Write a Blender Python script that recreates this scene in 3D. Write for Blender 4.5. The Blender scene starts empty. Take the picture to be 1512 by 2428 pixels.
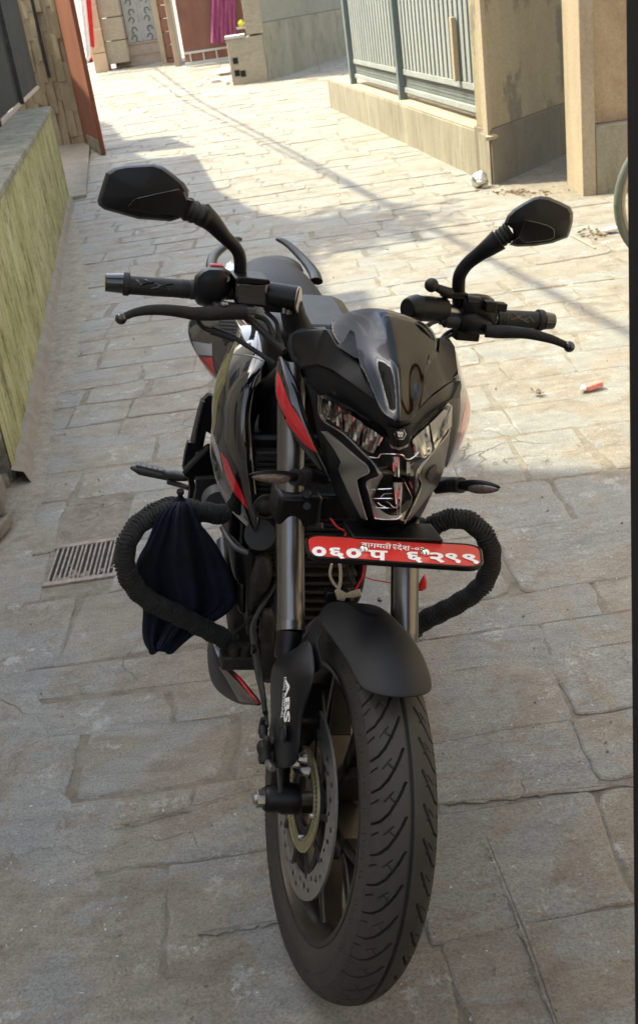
import bpy, bmesh, math, random
from mathutils import noise as mnoise
import numpy as np
from math import sin, cos, radians, pi, atan2, sqrt
from mathutils import Vector, Matrix
from mathutils.bvhtree import BVHTree
random.seed(7)
rng = np.random.default_rng(7)
sc = bpy.context.scene
COL = sc.collection
# ------------------------------------------------------------------ camera
FPX, PITCH, ROLL, CAMH = 2580.3, radians(25.493), radians(-8.345), 1.4175
_f = np.array([0, cos(PITCH), -sin(PITCH)]); _r0 = np.array([1., 0, 0]); _u0 = np.array([0, sin(PITCH), cos(PITCH)])
CR = _r0*cos(ROLL)+_u0*sin(ROLL); CU = -_r0*sin(ROLL)+_u0*cos(ROLL); CF = _f
CO = np.array([0, 0, CAMH])
cam = bpy.data.cameras.new('camera'); camo = bpy.data.objects.new('camera', cam); COL.objects.link(camo)
camo.matrix_world = Matrix(((CR[0], CU[0], -CF[0], 0), (CR[1], CU[1], -CF[1], 0), (CR[2], CU[2], -CF[2], CAMH), (0, 0, 0, 1)))
cam.sensor_fit = 'VERTICAL'; cam.sensor_height = 36; cam.sensor_width = 36
cam.lens = 36*FPX/2428; cam.clip_start = .02; cam.clip_end = 400
cam.dof.use_dof = True; cam.dof.focus_distance = 1.45; cam.dof.aperture_fstop = 19
sc.camera = camo
# ------------------------------------------------------------------ sky, sun, exposure
SHADX, SHADY = .62, -.26          # shadow offset per metre of height
sdir = Vector((SHADX, SHADY, -1)).normalized()
elev = math.asin(-sdir.z); az = atan2(-sdir.x, -sdir.y)   # sun azimuth measured from +Y towards +X
world = bpy.data.worlds.new('World'); sc.world = world; world.use_nodes = True
wn = world.node_tree; bg = wn.nodes['Background']
sky = wn.nodes.new('ShaderNodeTexSky'); sky.sky_type = 'NISHITA'; sky.sun_disc = False
sky.sun_elevation = elev; sky.sun_rotation = az; sky.dust_density = 2.5; sky.air_density = 1.1
hz_ = wn.nodes.new('ShaderNodeMix'); hz_.data_type = 'RGBA'; hz_.inputs[0].default_value = .5      # hazy town air: the blue is washed out
bw_ = wn.nodes.new('ShaderNodeRGBToBW'); wn.links.new(sky.outputs[0], bw_.inputs[0])
tn_ = wn.nodes.new('ShaderNodeMix'); tn_.data_type = 'RGBA'; tn_.blend_type = 'MULTIPLY'; tn_.inputs[0].default_value = 1; wn.links.new(bw_.outputs[0], tn_.inputs[6]); tn_.inputs[7].default_value = (1.07, 1.03, .91, 1)
wn.links.new(sky.outputs[0], hz_.inputs[6]); wn.links.new(tn_.outputs[2], hz_.inputs[7]); wn.links.new(hz_.outputs[2], bg.inputs[0]); bg.inputs[1].default_value = .15
sun = bpy.data.lights.new('sun', 'SUN'); suno = bpy.data.objects.new('sun', sun); COL.objects.link(suno)
sun.energy = 2.0; sun.angle = radians(.55); sun.color = (1, .92, .66)
suno.rotation_euler = sdir.to_track_quat('-Z', 'Y').to_euler(); suno.location = (-5, 3, 12)
sc.view_settings.view_transform = 'Standard'; sc.view_settings.look = 'None'
sc.view_settings.exposure = 2.08; sc.view_settings.gamma = 1; sc.view_settings.use_curve_mapping = False
# ------------------------------------------------------------------ survey: sight lines of the photograph cut with real planes
def frame(yaw, lean):
    Z = np.array([0, 0, 1.]); X = np.array([cos(yaw), sin(yaw), 0]); Y = np.array([-sin(yaw), cos(yaw), 0])
    return X*cos(lean)+Z*sin(lean), Y, -X*sin(lean)+Z*cos(lean)
class Fr:
    def __init__(s, o, yaw, lean):
        s.o = np.array(o, float); s.X, s.Y, s.Z = frame(radians(yaw), radians(lean))
    def p(s, x, y, z): return s.o+s.X*x+s.Y*y+s.Z*z
    def loc(s, P): q = np.array(P)-s.o; return np.array([q@s.X, q@s.Y, q@s.Z])
    def _cut(s, px, n, d):
        r = ray(*px); t = (d-(CO-s.o)@n)/(r@n); return CO+r*t
    def qx(s, px, x): return s._cut(px, s.X, x)
    def q(s, px, y): return s._cut(px, s.Y, y)
    def qz(s, px, z): return s._cut(px, s.Z, z)
    def m(s, P): l = s.loc(P); return s.p(-l[0], l[1], l[2])
def ray(x, y): return CF+CR*(x-756)/FPX-CU*(y-1214)/FPX
def gz(x, y, z=0.): r = ray(x, y); return CO+r*((z-CAMH)/r[2])
def wall_cut(px, a, b):
    n = np.array([b[1]-a[1], a[0]-b[0]]); r = ray(*px); t = ((np.array(a)[:2]-CO[:2])@n)/(r[:2]@n); return CO+r*t
def rad(px, P): return px*((P-CO)@CF)/FPX
S = Fr((-.1014, 1.3285, 0), 9.617, -15.655)      # steered group: bars, lamp, forks
W = Fr((-.1259, 1.3264, 0), 10.89, -18.54)       # front wheel
B = Fr((-.1100, 1.3285, 0), 4.5, -12.0)          # frame of the parked motorcycle
def cv(ox, oy, s): return lambda x, y: (ox+s*x, oy+s*y)
c3 = cv(210.8, 361.4, .4183); c4 = cv(632.5, 632.5, .5179); c5 = cv(241., 1024.1, .3586); c6 = cv(602.4, 1144.6, .4183)
c7 = cv(542.2, 1506., .3797); h6 = cv(692.8, 903.6, .2988); h7 = cv(421.7, 722.9, .259); h8 = cv(451.8, 1204.8, .2728)
r3 = cv(1024., 361.4, .3473); D = cv(0, 0, 1.); k8 = cv(0, 602.4, .3984)
# ------------------------------------------------------------------ materials
def nodes(name):
    m = bpy.data.materials.new(name); m.use_nodes = True
    return m, m.node_tree, m.node_tree.nodes, m.node_tree.links, m.node_tree.nodes['Principled BSDF']
def tex(nt, kind, scale, detail=6, rough=.6, vec=None, obj=True, dist=0, sc3=None):
    n = nt.nodes.new(kind)
    tc = nt.nodes.new('ShaderNodeNewGeometry')
    mp = nt.nodes.new('ShaderNodeMapping'); nt.links.new(tc.outputs['Position'], mp.inputs[0])
    if sc3: mp.inputs['Scale'].default_value = sc3
    nt.links.new(mp.outputs[0], n.inputs['Vector'])
    n.inputs['Scale'].default_value = scale
    for k, v in (('Detail', detail), ('Roughness', rough), ('Distortion', dist)):
        if k in n.inputs: n.inputs[k].default_value = v
    return n
def ramp(nt, src, stops):
    r = nt.nodes.new('ShaderNodeValToRGB'); e = r.color_ramp.elements
    while len(e) > 1: e.remove(e[0])
    e[0].position = stops[0][0]; e[0].color = tuple(stops[0][1])+(1,)
    for p, c in stops[1:]: k = e.new(p); k.color = tuple(c)+(1,)
    nt.links.new(src, r.inputs[0]); return r
def mixc(nt, fac, a, b, mode='MIX'):
    m = nt.nodes.new('ShaderNodeMix'); m.data_type = 'RGBA'; m.blend_type = mode
    for s, v in ((0, fac), (6, a), (7, b)):
        if hasattr(v, 'links') or isinstance(v, bpy.types.NodeSocket): nt.links.new(v, m.inputs[s])
        else: m.inputs[s].default_value = v if s == 0 else tuple(v)+(1,)
    return m.outputs[2]
def bump(nt, bs, h, strength, dist):
    b = nt.nodes.new('ShaderNodeBump'); b.inputs['Strength'].default_value = strength; b.inputs['Distance'].default_value = dist
    nt.links.new(h, b.inputs['Height']); nt.links.new(b.outputs[0], bs.inputs['Normal']); return b
def g(v): return (v, v, v)
def simple(name, col, rough=.5, metal=0, coat=0, var=.25, vs=20, bmp=0, bs_=200, spec=.5):
    m, nt, N, L, bs = nodes(name)
    t = tex(nt, 'ShaderNodeTexNoise', vs, 8, .65)
    r = ramp(nt, t.outputs['Fac'], [(.3, [c*(1-var) for c in col]), (.7, [min(1, c*(1+var)) for c in col])])
    L.new(r.outputs[0], bs.inputs['Base Color']); bs.inputs['Roughness'].default_value = rough; bs.inputs['Metallic'].default_value = metal
    bs.inputs['Coat Weight'].default_value = coat; bs.inputs['Coat Roughness'].default_value = .03; bs.inputs['Specular IOR Level'].default_value = spec
    if bmp: b = tex(nt, 'ShaderNodeTexNoise', bs_, 5); bump(nt, bs, b.outputs['Fac'], bmp, .003)
    # dust and smears: roughness varies
    rr = tex(nt, 'ShaderNodeTexNoise', vs*1.7, 10, .7)
    mr = nt.nodes.new('ShaderNodeMapRange'); mr.inputs[3].default_value = max(.02, rough-.12*rough); mr.inputs[4].default_value = min(1, rough*1.25+.02)
    L.new(rr.outputs['Fac'], mr.inputs[0]); L.new(mr.outputs[0], bs.inputs['Roughness'])
    return m
MT = {}
MT['gloss'] = simple('gloss_black_paint', (.004, .004, .005), .035, 0, .7, .1)
MT['matte'] = simple('matte_black_plastic', (.006, .0062, .0075), .36, 0, 0, .25, 9,   .10, 900, .22)
MT['matte2'] = simple('satin_grey_plastic', (.05, .05, .052), .38, 0, 0, .15, 9, .1, 900)
MT['trim'] = simple('dark_titanium_trim', (.20, .195, .185), .27, .8, 0, .12, 9)
MT['black'] = simple('black_plastic', (.003, .003, .0032), .32, 0, 0, .3, 30, .15, 500, .25)
MT['dark'] = simple('grimy_black_metal', (.009, .0085, .008), .55, .2, 0, .5, 60, .4, 200)
MT['rubber'] = simple('black_rubber', (.008, .008, .008), .5, 0, 0, .3, 40, .2, 600, .4)
MT['red'] = simple('red_decal', (.50, .010, .018), .14, 0, .7, .08)
MT['silver'] = simple('silver_decal_and_highlight', (.34, .36, .40), .16, .2, .7, .08)
MT['white'] = simple('white_print', (.8, .8, .78), .45, 0, 0, .05)
MT['bowl'] = simple('lamp_bowl_aluminised', (.42, .42, .41), .30, 1, 0, .1)
MT['chrome'] = simple('chrome', (.75, .74, .72), .12, 1, 0, .1)
MT['steel'] = simple('dull_steel', (.33, .32, .31), .32, 1, 0, .25, 80)
MT['fork'] = simple('bronze_grey_anodised_tube', (.165, .16, .155), .27, 1, 0, .06, 40)
MT['rim'] = simple('bronze_black_alloy', (.045, .038, .031), .30, .75, 0, .2, 30)
MT['tone'] = simple('tone_ring', (.42, .38, .22), .4, .7, 0, .1)
MT['engine'] = simple('dusty_engine_metal', (.028, .024, .020), .55, .5, 0, .5, 35, .5, 120)
MT['plate'] = simple('red_plate', (.60, .038, .030), .32, 0, .15, .06, 20)
MT['string'] = simple('old_cord', (.42, .36, .27), .9, 0, 0, .3, 200)
MT['amber'] = simple('smoked_indicator_lens', (.10, .085, .075), .16, .2, .5, .5, 160, .6, 260)
MT['navy'] = simple('navy_fabric', (.007, .010, .022), .92, 0, 0, .5, 24, .5, 900, .25)
MT['lintred'] = simple('red_cloth', (.6, .02, .02), .8, 0, 0, .2, 30, .2, 400)
MT['pinkwhite'] = simple('white_cloth', (.75, .68, .66), .85, 0, 0, .12, 12)
MT['foil'] = simple('crumpled_foil', (.62, .61, .59), .25, 1, 0, .1, 40, 1, 90)
def carbon(name, col, s=420):
    m, nt, N, L, bs = nodes(name)
    t = tex(nt, 'ShaderNodeTexWave', s, 0, 0); t.inputs['Distortion'].default_value = 0; t.wave_type = 'BANDS'; t.bands_direction = 'DIAGONAL'
    r = ramp(nt, t.outputs['Fac'], [(.2, [c*.75 for c in col]), (.8, [c*1.3 for c in col])]); L.new(r.outputs[0], bs.inputs['Base Color'])
    bs.inputs['Roughness'].default_value = .46; bs.inputs['Specular IOR Level'].default_value = .24; bump(nt, bs, t.outputs['Fac'], .16 if s > 100 else .5, .0012)
    return m
MT['carbon'] = carbon('carbon_texture_plastic', (.007, .0073, .0085), 190)
MT['seat'] = carbon('seat_leatherette', (.013, .0135, .015), 48)
def tint(name, T, rough=.02):
    m, nt, N, L, bs = nodes(name)
    tr = N.new('ShaderNodeBsdfTransparent'); tr.inputs[0].default_value = T+(1,)
    gl = N.new('ShaderNodeBsdfGlossy'); gl.inputs['Roughness'].default_value = rough
    fr = N.new('ShaderNodeFresnel'); fr.inputs[0].default_value = 1.42; mx = N.new('ShaderNodeMixShader')
    geo = N.new('ShaderNodeNewGeometry'); mth = N.new('ShaderNodeMath'); mth.operation = 'MULTIPLY_ADD'
    L.new(geo.outputs['Backfacing'], mth.inputs[0]); mth.inputs[1].default_value = 0; mth.inputs[2].default_value = 1.42; L.new(mth.outputs[0], fr.inputs[0])
    L.new(fr.outputs[0], mx.inputs[0]); L.new(tr.outputs[0], mx.inputs[1]); L.new(gl.outputs[0], mx.inputs[2])
    L.new(mx.outputs[0], N['Material Output'].inputs[0]); N.remove(bs); return m
MT['smoke'] = tint('smoked_windscreen', (.36, .38, .42))
MT['lens'] = tint('clear_lamp_lens', (.78, .78, .76))
def cracks(nt, scale=2.2, width=.012, amt=.5):
    """thin wandering crack lines as a 0..1 mask"""
    N, L = nt.nodes, nt.links
    geo = N.new('ShaderNodeNewGeometry'); nz = N.new('ShaderNodeTexNoise'); nz.inputs['Scale'].default_value = 5; nz.inputs['Detail'].default_value = 8
    L.new(geo.outputs['Position'], nz.inputs['Vector']); sc_ = N.new('ShaderNodeVectorMath'); sc_.operation = 'MULTIPLY_ADD'
    L.new(nz.outputs['Color'], sc_.inputs[0]); sc_.inputs[1].default_value = (.22, .22, .22); L.new(geo.outputs['Position'], sc_.inputs[2])
    vo = N.new('ShaderNodeTexVoronoi'); vo.feature = 'DISTANCE_TO_EDGE'; vo.inputs['Scale'].default_value = scale; L.new(sc_.outputs[0], vo.inputs['Vector'])
    r = ramp(nt, vo.outputs['Distance'], [(0, g(1)), (width, g(0))])
    n2 = N.new('ShaderNodeTexNoise'); n2.inputs['Scale'].default_value = 1.7; L.new(geo.outputs['Position'], n2.inputs['Vector'])
    r2 = ramp(nt, n2.outputs['Fac'], [(.50, g(0)), (.62, g(amt))]); m = N.new('ShaderNodeMath'); m.operation = 'MULTIPLY'; L.new(r.outputs[0], m.inputs[0]); L.new(r2.outputs[0], m.inputs[1]); return m.outputs[0]
MORT = (.325, .29, .235)
def lane_dirt(nt):
    """the same trodden-in cement mask on slabs and bedding, so joints vanish where it lies"""
    n1 = tex(nt, 'ShaderNodeTexNoise', 2.3, 12, .72, dist=.8); n5 = tex(nt, 'ShaderNodeTexNoise', 9, 12, .75)
    ad = nt.nodes.new('ShaderNodeMath'); ad.operation = 'MULTIPLY_ADD'; nt.links.new(n5.outputs['Fac'], ad.inputs[0]); ad.inputs[1].default_value = .45; nt.links.new(n1.outputs['Fac'], ad.inputs[2])
    return ramp(nt, ad.outputs[0], [(.69, g(0)), (.735, g(.9))])
def stone():
    m, nt, N, L, bs = nodes('quartzite_slab')
    geo = N.new('ShaderNodeNewGeometry')
    base = ramp(nt, geo.outputs['Random Per Island'], [(0, (.335, .32, .275)), (.3, (.37, .36, .32)), (.55, (.32, .328, .315)), (.8, (.375, .352, .295)), (1, (.35, .34, .305))])
    n2 = tex(nt, 'ShaderNodeTexNoise', 19, 12, .8, sc3=(.75, 1.35, 1), dist=.5); n3 = tex(nt, 'ShaderNodeTexNoise', 190, 6, .75); n6 = tex(nt, 'ShaderNodeTexNoise', 4.5, 12, .75, sc3=(.6, 1.3, 1), dist=1.)
    v = ramp(nt, n2.outputs['Fac'], [(.28, g(.62)), (.42, g(.9)), (.56, g(1.05)), (.70, g(1.28))])
    c = mixc(nt, 1., base.outputs[0], v.outputs[0], 'MULTIPLY')
    v2 = ramp(nt, n6.outputs['Fac'], [(.3, (.80, .80, .82)), (.5, g(1)), (.7, (1.15, 1.1, 1.0))]); c = mixc(nt, 1., c, v2.outputs[0], 'MULTIPLY')
    nb = tex(nt, 'ShaderNodeTexNoise', 5.5, 12, .75); brown = ramp(nt, nb.outputs['Fac'], [(.35, (.235, .20, .155)), (.5, MORT), (.65, (.37, .345, .295))])
    f = lane_dirt(nt); c = mixc(nt, f.outputs[0], c, mixc(nt, 1., brown.outputs[0], v.outputs[0], 'MULTIPLY'))
    n4 = tex(nt, 'ShaderNodeTexNoise', 6.5, 14, .82); f2 = ramp(nt, n4.outputs['Fac'], [(.57, g(0)), (.605, g(.85))])
    c = mixc(nt, f2.outputs[0], c, (.50, .52, .50))
    sp = ramp(nt, n3.outputs['Fac'], [(.34, g(.62)), (.5, g(1.0)), (.66, g(1.25))]); c = mixc(nt, 1., c, sp.outputs[0], 'MULTIPLY')
    n7 = tex(nt, 'ShaderNodeTexNoise', 75, 3, .6); mica_glint = ramp(nt, n7.outputs['Fac'], [(.70, g(0)), (.72, g(1))]); c = mixc(nt, mica_glint.outputs[0], c, (.72, .72, .68))  # tiny pale dots paint the glints of mica
    ck = cracks(nt, 2.1, .006, .6); c = mixc(nt, ck, c, (.11, .085, .06))
    L.new(c, bs.inputs['Base Color'])
    rr = ramp(nt, n2.outputs['Fac'], [(.3, g(.40)), (.7, g(.72))]); L.new(rr.outputs[0], bs.inputs['Roughness'])
    ad = N.new('ShaderNodeMath'); ad.operation = 'MULTIPLY_ADD'; L.new(n3.outputs['Fac'], ad.inputs[0]); ad.inputs[1].default_value = .35; L.new(n2.outputs['Fac'], ad.inputs[2])
    ad2 = N.new('ShaderNodeMath'); ad2.operation = 'SUBTRACT'; L.new(ad.outputs[0], ad2.inputs[0]); L.new(ck, ad2.inputs[1])
    bump(nt, bs, ad2.outputs[0], 1., .016); return m
MT['stone'] = stone()
def plaster(name, stops, n=1.6, b=.5, stretch=(1, 1, 1), fine=90, dirt=(.16, .13, .09), dlo=.58, dhi=.72):
    m, nt, N, L, bs = nodes(name)
    n1 = tex(nt, 'ShaderNodeTexNoise', n, 12, .7, sc3=stretch, dist=.6); n2 = tex(nt, 'ShaderNodeTexNoise', fine, 8, .7); n3 = tex(nt, 'ShaderNodeTexNoise', n*2.6, 12, .75, sc3=stretch)
    c = ramp(nt, n1.outputs['Fac'], stops).outputs[0]
    f = ramp(nt, n3.outputs['Fac'], [(dlo, g(0)), (dhi, g(.8))]); c = mixc(nt, f.outputs[0], c, dirt)
    s = ramp(nt, n2.outputs['Fac'], [(.3, g(.8)), (.7, g(1.12))]); c = mixc(nt, 1., c, s.outputs[0], 'MULTIPLY')
    L.new(c, bs.inputs['Base Color']); bs.inputs['Roughness'].default_value = .85
    ad = N.new('ShaderNodeMath'); ad.operation = 'ADD'; L.new(n3.outputs['Fac'], ad.inputs[0]); L.new(n2.outputs['Fac'], ad.inputs[1])
    bump(nt, bs, ad.outputs[0], b, .012); return m
MT['cement'] = plaster('worn_cement', [(.3, (.24, .205, .16)), (.5, (.31, .27, .215)), (.7, (.36, .33, .275))], 5, .8, fine=140, dirt=(.22, .20, .175), dlo=.5, dhi=.66)
def bedding(name, lo, mid, hi, dirt=True, sc_=3.2):
    m, nt, N, L, bs = nodes(name)
    n1 = tex(nt, 'ShaderNodeTexNoise', sc_*2, 12, .75, dist=.8); n2 = tex(nt, 'ShaderNodeTexNoise', 120, 8, .8); n3 = tex(nt, 'ShaderNodeTexNoise', 22, 12, .8)
    c = ramp(nt, n1.outputs['Fac'], [(.3, lo), (.5, mid), (.7, hi)]).outputs[0]
    v = ramp(nt, n3.outputs['Fac'], [(.30, g(.58)), (.48, g(.95)), (.68, g(1.25))]); c = mixc(nt, 1., c, v.outputs[0], 'MULTIPLY')
    nw = tex(nt, 'ShaderNodeTexNoise', 3.1, 14, .8, dist=1.5); fw = ramp(nt, nw.outputs['Fac'], [(.56, g(0)), (.60, g(.7))]); c = mixc(nt, fw.outputs[0], c, (.33, .34, .32))
    s = ramp(nt, n2.outputs['Fac'], [(.3, g(.75)), (.7, g(1.18))]); c = mixc(nt, 1., c, s.outputs[0], 'MULTIPLY')
    ck = cracks(nt, sc_*.9, .006, .45); c = mixc(nt, ck, c, (.09, .07, .05))
    L.new(c, bs.inputs['Base Color']); bs.inputs['Roughness'].default_value = .85
    ad = N.new('ShaderNodeMath'); ad.operation = 'MULTIPLY_ADD'; L.new(n2.outputs['Fac'], ad.inputs[0]); ad.inputs[1].default_value = .3; L.new(n3.outputs['Fac'], ad.inputs[2])
    ad2 = N.new('ShaderNodeMath'); ad2.operation = 'SUBTRACT'; L.new(ad.outputs[0], ad2.inputs[0]); L.new(ck, ad2.inputs[1])
    bump(nt, bs, ad2.outputs[0], 1., .02); return m
MT['mortar'] = bedding('dusty_mortar', (.20, .175, .135), (.30, .268, .215), (.37, .34, .285))
MT['gutter'] = bedding('gutter_cement', (.30, .265, .21), (.40, .36, .29), (.47, .43, .36), sc_=4)
MT['alga'] = plaster('algae_streaked_render', [(.30, (.20, .195, .085)), (.43, (.33, .33, .15)), (.55, (.44, .43, .23)), (.66, (.50, .48, .31)), (.8, (.33, .27, .16))], 3.5, .8, (1, 1, .6), 60, (.16, .14, .075), .52, .62)
MT['algadirt'] = plaster('dirty_groove', [(.3, (.10, .075, .03)), (.6, (.17, .13, .055))], 9, .3)
MT['coping'] = plaster('mossy_coping', [(.3, (.15, .145, .10)), (.5, (.26, .25, .19)), (.7, (.36, .34, .27))], 5, .9, dirt=(.12, .12, .07), dlo=.5, dhi=.6)
MT['yellow'] = plaster('ochre_plaster', [(.3, (.30, .25, .155)), (.5, (.38, .32, .20)), (.7, (.43, .36, .24))], 1.1, .35, (1, 1, .6), 50, (.20, .17, .125), .53, .57)
MT['plinth'] = plaster('weathered_cement_render', [(.3, (.21, .19, .135)), (.5, (.29, .265, .195)), (.7, (.37, .34, .26))], 3, .6, (1, 1, .3), 70, (.17, .155, .11), .5, .66)
MT['plinthdark'] = plaster('damp_cement_band', [(.3, (.14, .12, .08)), (.5, (.20, .175, .125)), (.7, (.25, .225, .165))], 3, .5, (1, 1, .3), 70)
MT['orange'] = plaster('orange_plaster', [(.3, (.36, .27, .17)), (.5, (.43, .33, .21)), (.7, (.47, .375, .25))], 2, .4, (1, 1, .7), 60, (.36, .24, .16), .5, .6)
MT['grey'] = plaster('grey_render', [(.3, (.21, .20, .155)), (.5, (.27, .26, .205)), (.7, (.31, .30, .24))], 1.3, .3, (1, 1, .5), 40)
MT['cream'] = plaster('cream_edge', [(.3, (.33, .27, .185)), (.6, (.42, .35, .25))], 3, .3, (1, 1, .3), 60)
MT['brick'] = plaster('terracotta_block', [(.3, (.46, .33, .22)), (.6, (.55, .42, .29))], 5, .4, fine=80, dirt=(.5, .38, .27))
MT['clad'] = plaster('split_stone', [(.3, (.34, .26, .15)), (.5, (.46, .37, .23)), (.7, (.55, .47, .31))], 7, 1., (1, 1, .35), 120, (.25, .22, .14))
MT['rust'] = plaster('rust_red_paint', [(.3, (.14, .042, .018)), (.5, (.20, .06, .026)), (.7, (.23, .082, .04))], 2.5, .15, (1, 1, .4), 50, (.14, .065, .04))
MT['house'] = plaster('building_render', [(.3, (.58, .50, .40)), (.7, (.68, .60, .49))], .6, .3)
MT['brickwall'] = plaster('red_brown_building', [(.3, (.25, .13, .09)), (.7, (.34, .19, .13))], .6, .3)
MT['gatebrown'] = plaster('brown_gate_paint', [(.3, (.22, .10, .07)), (.6, (.30, .15, .11))], 4, .2, (1, 1, .3), 60, (.3, .22, .17))
MT['gategrey'] = plaster('blue_grey_gate_paint', [(.3, (.24, .27, .265)), (.6, (.31, .335, .325))], 2, .1, (1, 1, .3), 50, (.33, .33, .29))
MT['gatedark'] = plaster('dark_gate_steel', [(.3, (.11, .14, .145)), (.6, (.15, .185, .19))], 2, .1, (1, 1, .3), 50, (.2, .2, .18))
MT['gatelight'] = plaster('silver_ornament_paint', [(.3, (.42, .43, .42)), (.6, (.52, .52, .50))], 4, .2)
MT['window'] = simple('window_glass', (.10, .12, .13), .08, 0, .3, .3, 2)
MT['leaf'] = simple('shade_clump_leaf', (.05, .09, .025), .6)
MT['fence'] = plaster('black_fence_paint', [(.3, (.022, .022, .02)), (.6, (.04, .04, .036))], 4, .2)
MT['rail'] = plaster('rusty_light_rail', [(.3, (.42, .33, .26)), (.6, (.5, .42, .34))], 6, .2)
MT['purple'] = plaster('purple_striped_cloth', [(.3, (.19, .03, .10)), (.5, (.24, .045, .13)), (.7, (.36, .12, .23))], 14, .1, (1, .2, .05), 50, (.45, .22, .33), .56, .62)
MT['tile'] = plaster('small_stone_facing', [(.3, (.30, .26, .19)), (.6, (.42, .37, .28))], 12, .8, (1, 1, 3), 60)
MT['door_black'] = simple('black_door_frame', (.004, .004, .004), .7, 0, 0, .3)
MT['drain'] = simple('hole_shade_black', (.012, .010, .008), .9)
MT['bar'] = simple('worn_drain_bar', (.24, .20, .17), .6, .1, 0, .4, 40, .4, 80)
MT['yel'] = simple('yellow_thing', (.7, .65, .05), .6)
MT['litter'] = simple('pink_wrapper', (.7, .22, .18), .4, 0, 0, .3, 60)
MT['dirt'] = simple('leaf_litter', (.16, .11, .06), .9, 0, 0, .6, 120, 1, 100)
MT['cyc'] = simple('cycle_tyre', (.10, .11, .09), .8, 0, 0, .2)
# ------------------------------------------------------------------ mesh helpers
ORG = {}
def link(o, parent=None, smooth=False, angle=None):
    COL.objects.link(o)
    if parent is not None: o.parent = parent
    return o
def root(name, loc, label, cat, group=None):
    o = bpy.data.objects.new(name, None); COL.objects.link(o); o.location = tuple(loc); ORG[o] = np.array(loc, float)
    o.empty_display_size = .1; o['label'] = label; o['category'] = cat
    if group: o['group'] = group
    return o
def tag(o, label=None, cat=None, group=None, kind=None):
    for k, v in (('label', label), ('category', cat), ('group', group), ('kind', kind)):
        if v: o[k] = v
    return o
class M:
    def __init__(s): s.v = []; s.f = []
    def add(s, v, f):
        n = len(s.v); s.v += [tuple(float(c) for c in p) for p in v]; s.f += [tuple(i+n for i in q) for q in f]; return s
    def obj(s, name, mat, parent=None, smooth=True, sub=0, bevel=0, solid=0, angle=40, org=None):
        par = parent
        o_ = np.zeros(3)
        if par is not None: o_ = ORG[par]
        elif org is not None: o_ = np.array(org, float)
        me = bpy.data.meshes.new(name); me.from_pydata([(p[0]-o_[0], p[1]-o_[1], p[2]-o_[2]) for p in s.v], [], s.f); me.update()
        o = bpy.data.objects.new(name, me); COL.objects.link(o); ORG[o] = o_
        if par is not None: o.parent = par
        else: o.location = tuple(o_)
        mats = mat if isinstance(mat, list) else [mat]
        for m_ in mats: me.materials.append(MT[m_] if isinstance(m_, str) else m_)
        if solid:
            md = o.modifiers.new('thick', 'SOLIDIFY'); md.thickness = solid; md.offset = -1 if solid > 0 else 1; md.thickness = abs(solid)
        if bevel:
            md = o.modifiers.new('bev', 'BEVEL'); md.width = bevel; md.segments = 2; md.limit_method = 'ANGLE'; md.angle_limit = radians(35)
        if sub:
            md = o.modifiers.new('sub', 'SUBSURF'); md.levels = sub; md.render_levels = sub; md.boundary_smooth = 'PRESERVE_CORNERS'
        if smooth:
            me.polygons.foreach_set('use_smooth', [True]*len(me.polygons))
            if not sub:
                try: me.set_sharp_from_angle(angle=radians(angle))
                except Exception: pass
        return o
def unit(v): v = np.array(v, float); return v/np.linalg.norm(v)
def basis(d):
    d = unit(d); a = np.array([0, 0, 1.]) if abs(d[2]) < .9 else np.array([1., 0, 0]); u = unit(np.cross(a, d)); return u, np.cross(d, u)
def tube(path, r, n=14, cap=True, flat=1., fdir=None):
    P = [np.array(p, float) for p in path]; R = list(r) if hasattr(r, '__len__') else [r]*len(P)
    m = M(); u, w = basis(P[1]-P[0]); V = []
    if fdir is not None:
        d = unit(P[1]-P[0]); w = unit(np.array(fdir)-d*(np.array(fdir)@d)); u = np.cross(w, d)
    for i, p in enumerate(P):
        t = unit(P[min(i+1, len(P)-1)]-P[max(i-1, 0)]); u = unit(u-t*(u@t)); w = np.cross(t, u)
        if fdir is not None: w = np.cross(t, u)
        V += [p+(u*cos(a)+w*flat*sin(a))*R[i] for a in np.linspace(0, 2*pi, n, endpoint=False)]
    F = [(i*n+j, i*n+(j+1) % n, (i+1)*n+(j+1) % n, (i+1)*n+j) for i in range(len(P)-1) for j in range(n)]
    if cap: F += [tuple(range(n))[::-1], tuple((len(P)-1)*n+j for j in range(n))]
    return m.add(V, F)
def smoothpath(P, k=6):
    P = [np.array(p, float) for p in P]; Q = [2*P[0]-P[1]]+P+[2*P[-1]-P[-2]]; out = []
    for i in range(1, len(Q)-2):
        for t in np.linspace(0, 1, k, endpoint=False):
            a, b, c, d = Q[i-1:i+3]; out.append(.5*((2*b)+(-a+c)*t+(2*a-5*b+4*c-d)*t*t+(-a+3*b-3*c+d)*t**3))
    out.append(P[-1]); return out
def rib(a, b, rs, ts=None, n=20):
    a = np.array(a); b = np.array(b); ts = ts if ts is not None else np.linspace(0, 1, len(rs)); return tube([a+(b-a)*t for t in ts], rs, n)
def box(c, ax, h):
    c = np.array(c, float); A = [np.array(a, float)*k for a, k in zip(ax, h)]
    V = [c+A[0]*i+A[1]*j+A[2]*k for i in (-1, 1) for j in (-1, 1) for k in (-1, 1)]
    return M().add(V, [(0, 1, 3, 2), (4, 6, 7, 5), (0, 4, 5, 1), (2, 3, 7, 6), (0, 2, 6, 4), (1, 5, 7, 3)])
WX = ((1, 0, 0), (0, 1, 0), (0, 0, 1))
def prism(loop, off):
    L = [np.array(p, float) for p in loop]; n = len(L); off = np.array(off, float)
    return M().add(L+[p+off for p in L], [tuple(range(n)), tuple(range(2*n-1, n-1, -1))]+[(i, i+n, (i+1) % n+n, (i+1) % n) for i in range(n)])
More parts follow.
